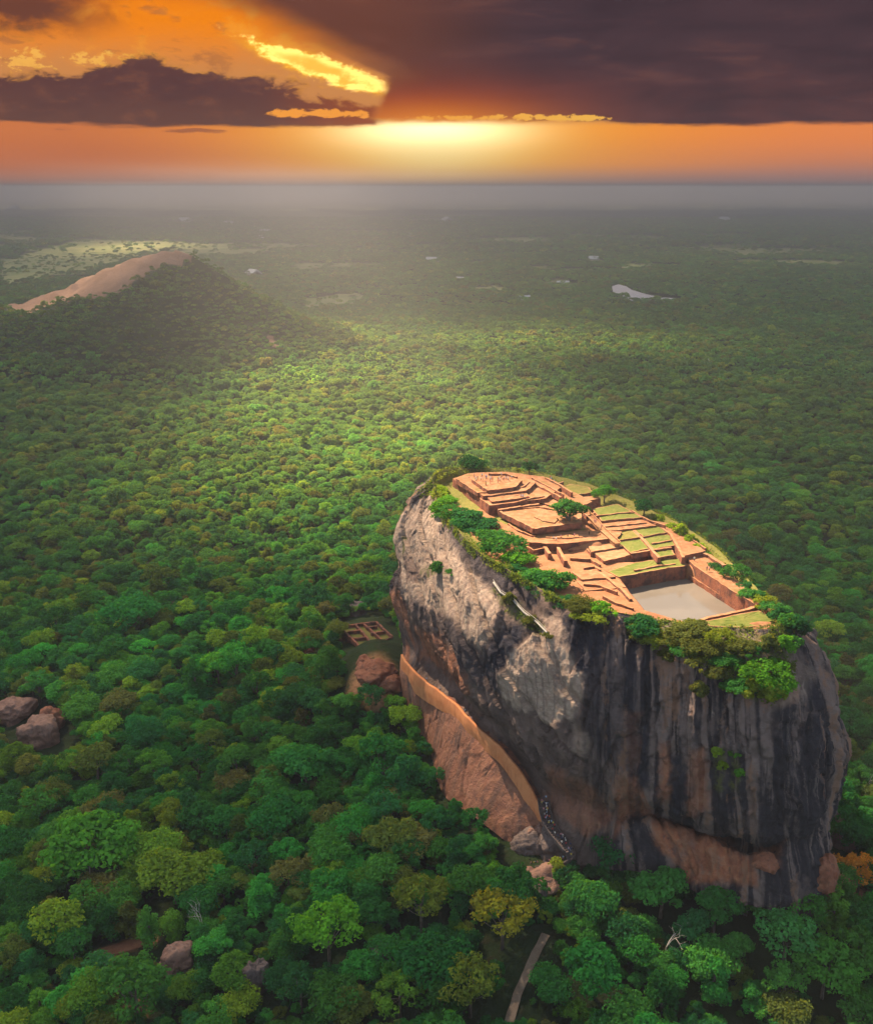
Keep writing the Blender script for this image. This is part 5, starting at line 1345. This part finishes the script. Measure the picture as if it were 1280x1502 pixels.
for a in [(0.02, .05, 0), (.2, .16, 0), (.1, -.1, .6)]:
    q = with_skin(*a)
    PM.append(q)
print('person meshes', [None if q is None else len(q.vertices) for q in PM])
SHIRTS = [('white', (.62,.62,.62)), ('pale blue', (.28,.42,.60)), ('red', (.45,.05,.05)), ('dark blue', (.03,.05,.14)), ('pink', (.55,.25,.28)), ('white', (.58,.56,.54)), ('yellow', (.55,.42,.08)), ('black', (.02,.02,.02)), ('white', (.66,.66,.64))]
LEGS = [(.03,.035,.06), (.02,.02,.02), (.16,.13,.10), (.08,.09,.13)]
pr = np.random.default_rng(77)
def people(where, pts_, group):
    for p in pts_:
        nm, sc_ = SHIRTS[pr.integers(len(SHIRTS))]
        o = obj('person', PM[pr.integers(3)], None, tuple(p)); o.rotation_euler.z = float(pr.uniform(0, 6.28)); o.scale = (1.05,)*3
        o['shirt'] = list(sc_); o['legwear'] = list(LEGS[pr.integers(4)]); tag(o, f'person in {nm} top {where}', 'person', group + ', ' + nm + ' tops')
def along(P, n, jit, up=0.):
    P = np.array(P); L = np.concatenate([[0], np.cumsum(np.linalg.norm(np.diff(P, axis=0), axis=1))]); q = np.sort(pr.uniform(0, L[-1], n))
    C = np.stack([np.interp(q, L, P[:, k]) for k in range(3)], 1); C[:, :2] += pr.uniform(-jit, jit, (n, 2)); C[:, 2] += up; return C
people('on the packed stairs below the gallery wall', along(stair_pts, 50, 1.0, .25), 'visitors on the stairs')
people('on the bending path below the stair landing', along(stair2, 38, .9, .25), 'visitors on the lower path')
def spots(rows, z, n, jit): 
    out = []
    for i in range(n):
        x, y = rows[i % len(rows)]; out.append(at_z(x+pr.uniform(-jit, jit)*1.6, y+pr.uniform(-jit, jit)*.5, z))
    return out
people('on the highest palace platform', spots([(700,702),(712,703),(726,706),(735,703),(745,705),(718,711),(740,700),(706,705)], 146.9, 30, 5), 'visitors on the palace platform')
people('on the lit palace step below the platform', spots([(765,730),(772,732),(690,705)], 144.1, 7, 4), 'visitors on the palace steps')
people('at the far right rim of the palace', spots([(800,705),(812,708)], 143.2, 7, 5), 'visitors at the far rim')
people('on the pale stairway beside the round tree', spots([(858,752),(864,758),(874,768),(880,775)], 141.6, 7, 2), 'visitors on the pale stairway')
people('on the open court mid summit', spots([(838,788),(820,792),(865,786),(815,791)], 139.3, 6, 4), 'visitors in the court')
people('on the brick walkway beside the pool', spots([(1030,850),(1052,862),(1058,866)], 133.5, 4, 2), 'visitors by the pool')
people('on the long orange path right of the pool', spots([(1015,822),(1040,838)], 137.3, 4, 3), 'visitors on the right path')
people('on the ledge behind the gallery wall', along([at_y(x, y, float(np.interp(x, LX, LY))+2.2) for x, y in up_px[2:9]], 6, .3, -1.6), 'visitors on the gallery')
# ================================================================== haze
def build_haze():
    m = material('thin_haze'); v = E.nt.nodes.new('ShaderNodeVolumePrincipled'); o = E.nt.nodes.new('ShaderNodeOutputMaterial')
    v.inputs['Color'].default_value = (.64, .625, .655, 1); v.inputs['Density'].default_value = HAZE_D; v.inputs['Anisotropy'].default_value = HAZE_G
    E.nt.links.new(v.outputs[0], o.inputs['Volume'])
    x0, x1, y0, y1, z0, z1 = -54000, 54000, -54000, 54000, -32, 286
    V = [(x, y, z) for z in (z0, z1) for y in (y0, y1) for x in (x0, x1)]
    Fc = [(0, 2, 3, 1), (4, 5, 7, 6), (0, 1, 5, 4), (2, 6, 7, 3), (0, 4, 6, 2), (1, 3, 7, 5)]
    h = obj('haze', mesh('haze', V, Fc, [m]), kind='stuff')
HAZE_D, HAZE_G = 2.2e-4, -.12
build_haze()

# ================================================================== unseen cloud layer added to shade the ground, gaps placed where sun should fall
CLOUD_Z = 3000.
def above(p):
    p = np.array(p, float); return p + SUN_DIR*((CLOUD_Z-p[2])/SUN_DIR[2])
def build_shade_clouds():
    m = material('shade_cloud'); p = geo(); x, y, z = xyz(p)
    x = x - (z - CLOUD_Z)*float(SUN_DIR[0]/SUN_DIR[2]); y = y - (z - CLOUD_Z)*float(SUN_DIR[1]/SUN_DIR[2])
    n = noise(cmul(p, (1, 1, .1)), .0011, 5, .55); n2 = noise(cmul(p, (1, 1, .1)), .006, 4, .6)
    gaps = None
    for q, rx, ry, k, rot in [(gpt(540, 600, 8), 165, 420, 1.6, 0.), (gpt(700, 500, 8), 330, 170, .75, 0), (at_z(850, 795, 139), 46, 100, 1.2, .607), (np.array([-610, 1715, 110]), 210, 62, .6, 0),
                              (gpt(200, 360, 0), 260, 500, .8, 0), (gpt(545, 505, 0), 150, 190, .9, 0)]:
        c = above(q)
        jx = x + (n2 - .5)*120.0; jy = y + (n2 - .5)*160.0
        dx_, dy_ = jx - float(c[0]), jy - float(c[1]); ca, sa = cos(rot), sin(rot)
        if rot: dx_, dy_ = (x - float(c[0]))*ca + (y - float(c[1]))*sa, (y - float(c[1]))*ca - (x - float(c[0]))*sa
        g = E.m('EXPONENT', (sq(dx_/rx) + sq(dy_/ry))*-1.0)*k
        gaps = g if gaps is None else E.m('MAXIMUM', gaps, g)
    thin = smooth(n + (n2 - .5)*.25, .40, .72)*.11
    trans = E.m('MINIMUM', thin + .05 + gaps, 1.0)
    a = 1.0 - E.m('SQRT', trans)
    tr = E.nt.nodes.new('ShaderNodeBsdfTransparent'); tl = E.nt.nodes.new('ShaderNodeBsdfTranslucent'); mx = E.nt.nodes.new('ShaderNodeMixShader')
    tl.inputs[0].default_value = (.18, .22, .27, 1)
    E.put(mx, 0, a); E.nt.links.new(tr.outputs[0], mx.inputs[1]); E.nt.links.new(tl.outputs[0], mx.inputs[2])
    o = E.nt.nodes.new('ShaderNodeOutputMaterial'); E.nt.links.new(mx.outputs[0], o.inputs[0])
    nx, ny = 90, 70
    gx, gy = np.meshgrid(np.linspace(-14000, 11000, nx), np.linspace(-9000, 14800, ny))
    b = CLOUD_Z + fbm(gx/1800, gy/1800, 0, 4, 811)*60
    e = np.minimum.reduce([gx+14000, 11000-gx, gy+9000, 14800-gy])
    t = 40 + 260*np.clip(e/3000, 0, 1)*(.6+.5*fbm(gx/1500, gy/1500, 3, 4, 812))
    V = np.concatenate([np.stack([gx, gy, b], -1).reshape(-1, 3), np.stack([gx, gy, b+t], -1).reshape(-1, 3)])
    f = grid_faces(ny, nx); Fc = np.concatenate([f[:, ::-1], f + nx*ny])
    ring = [i for i in range(nx)] + [j*nx+nx-1 for j in range(1, ny)] + [(ny-1)*nx+i for i in range(nx-2, -1, -1)] + [j*nx for j in range(ny-2, 0, -1)]
    ring = np.array(ring); r2 = np.roll(ring, -1)
    Fc = np.concatenate([Fc, np.stack([ring, r2, r2+nx*ny, ring+nx*ny], -1)])
    obj('shade_clouds', mesh('shade_clouds', V, Fc, [m], smooth_=True), kind='structure')
build_shade_clouds()
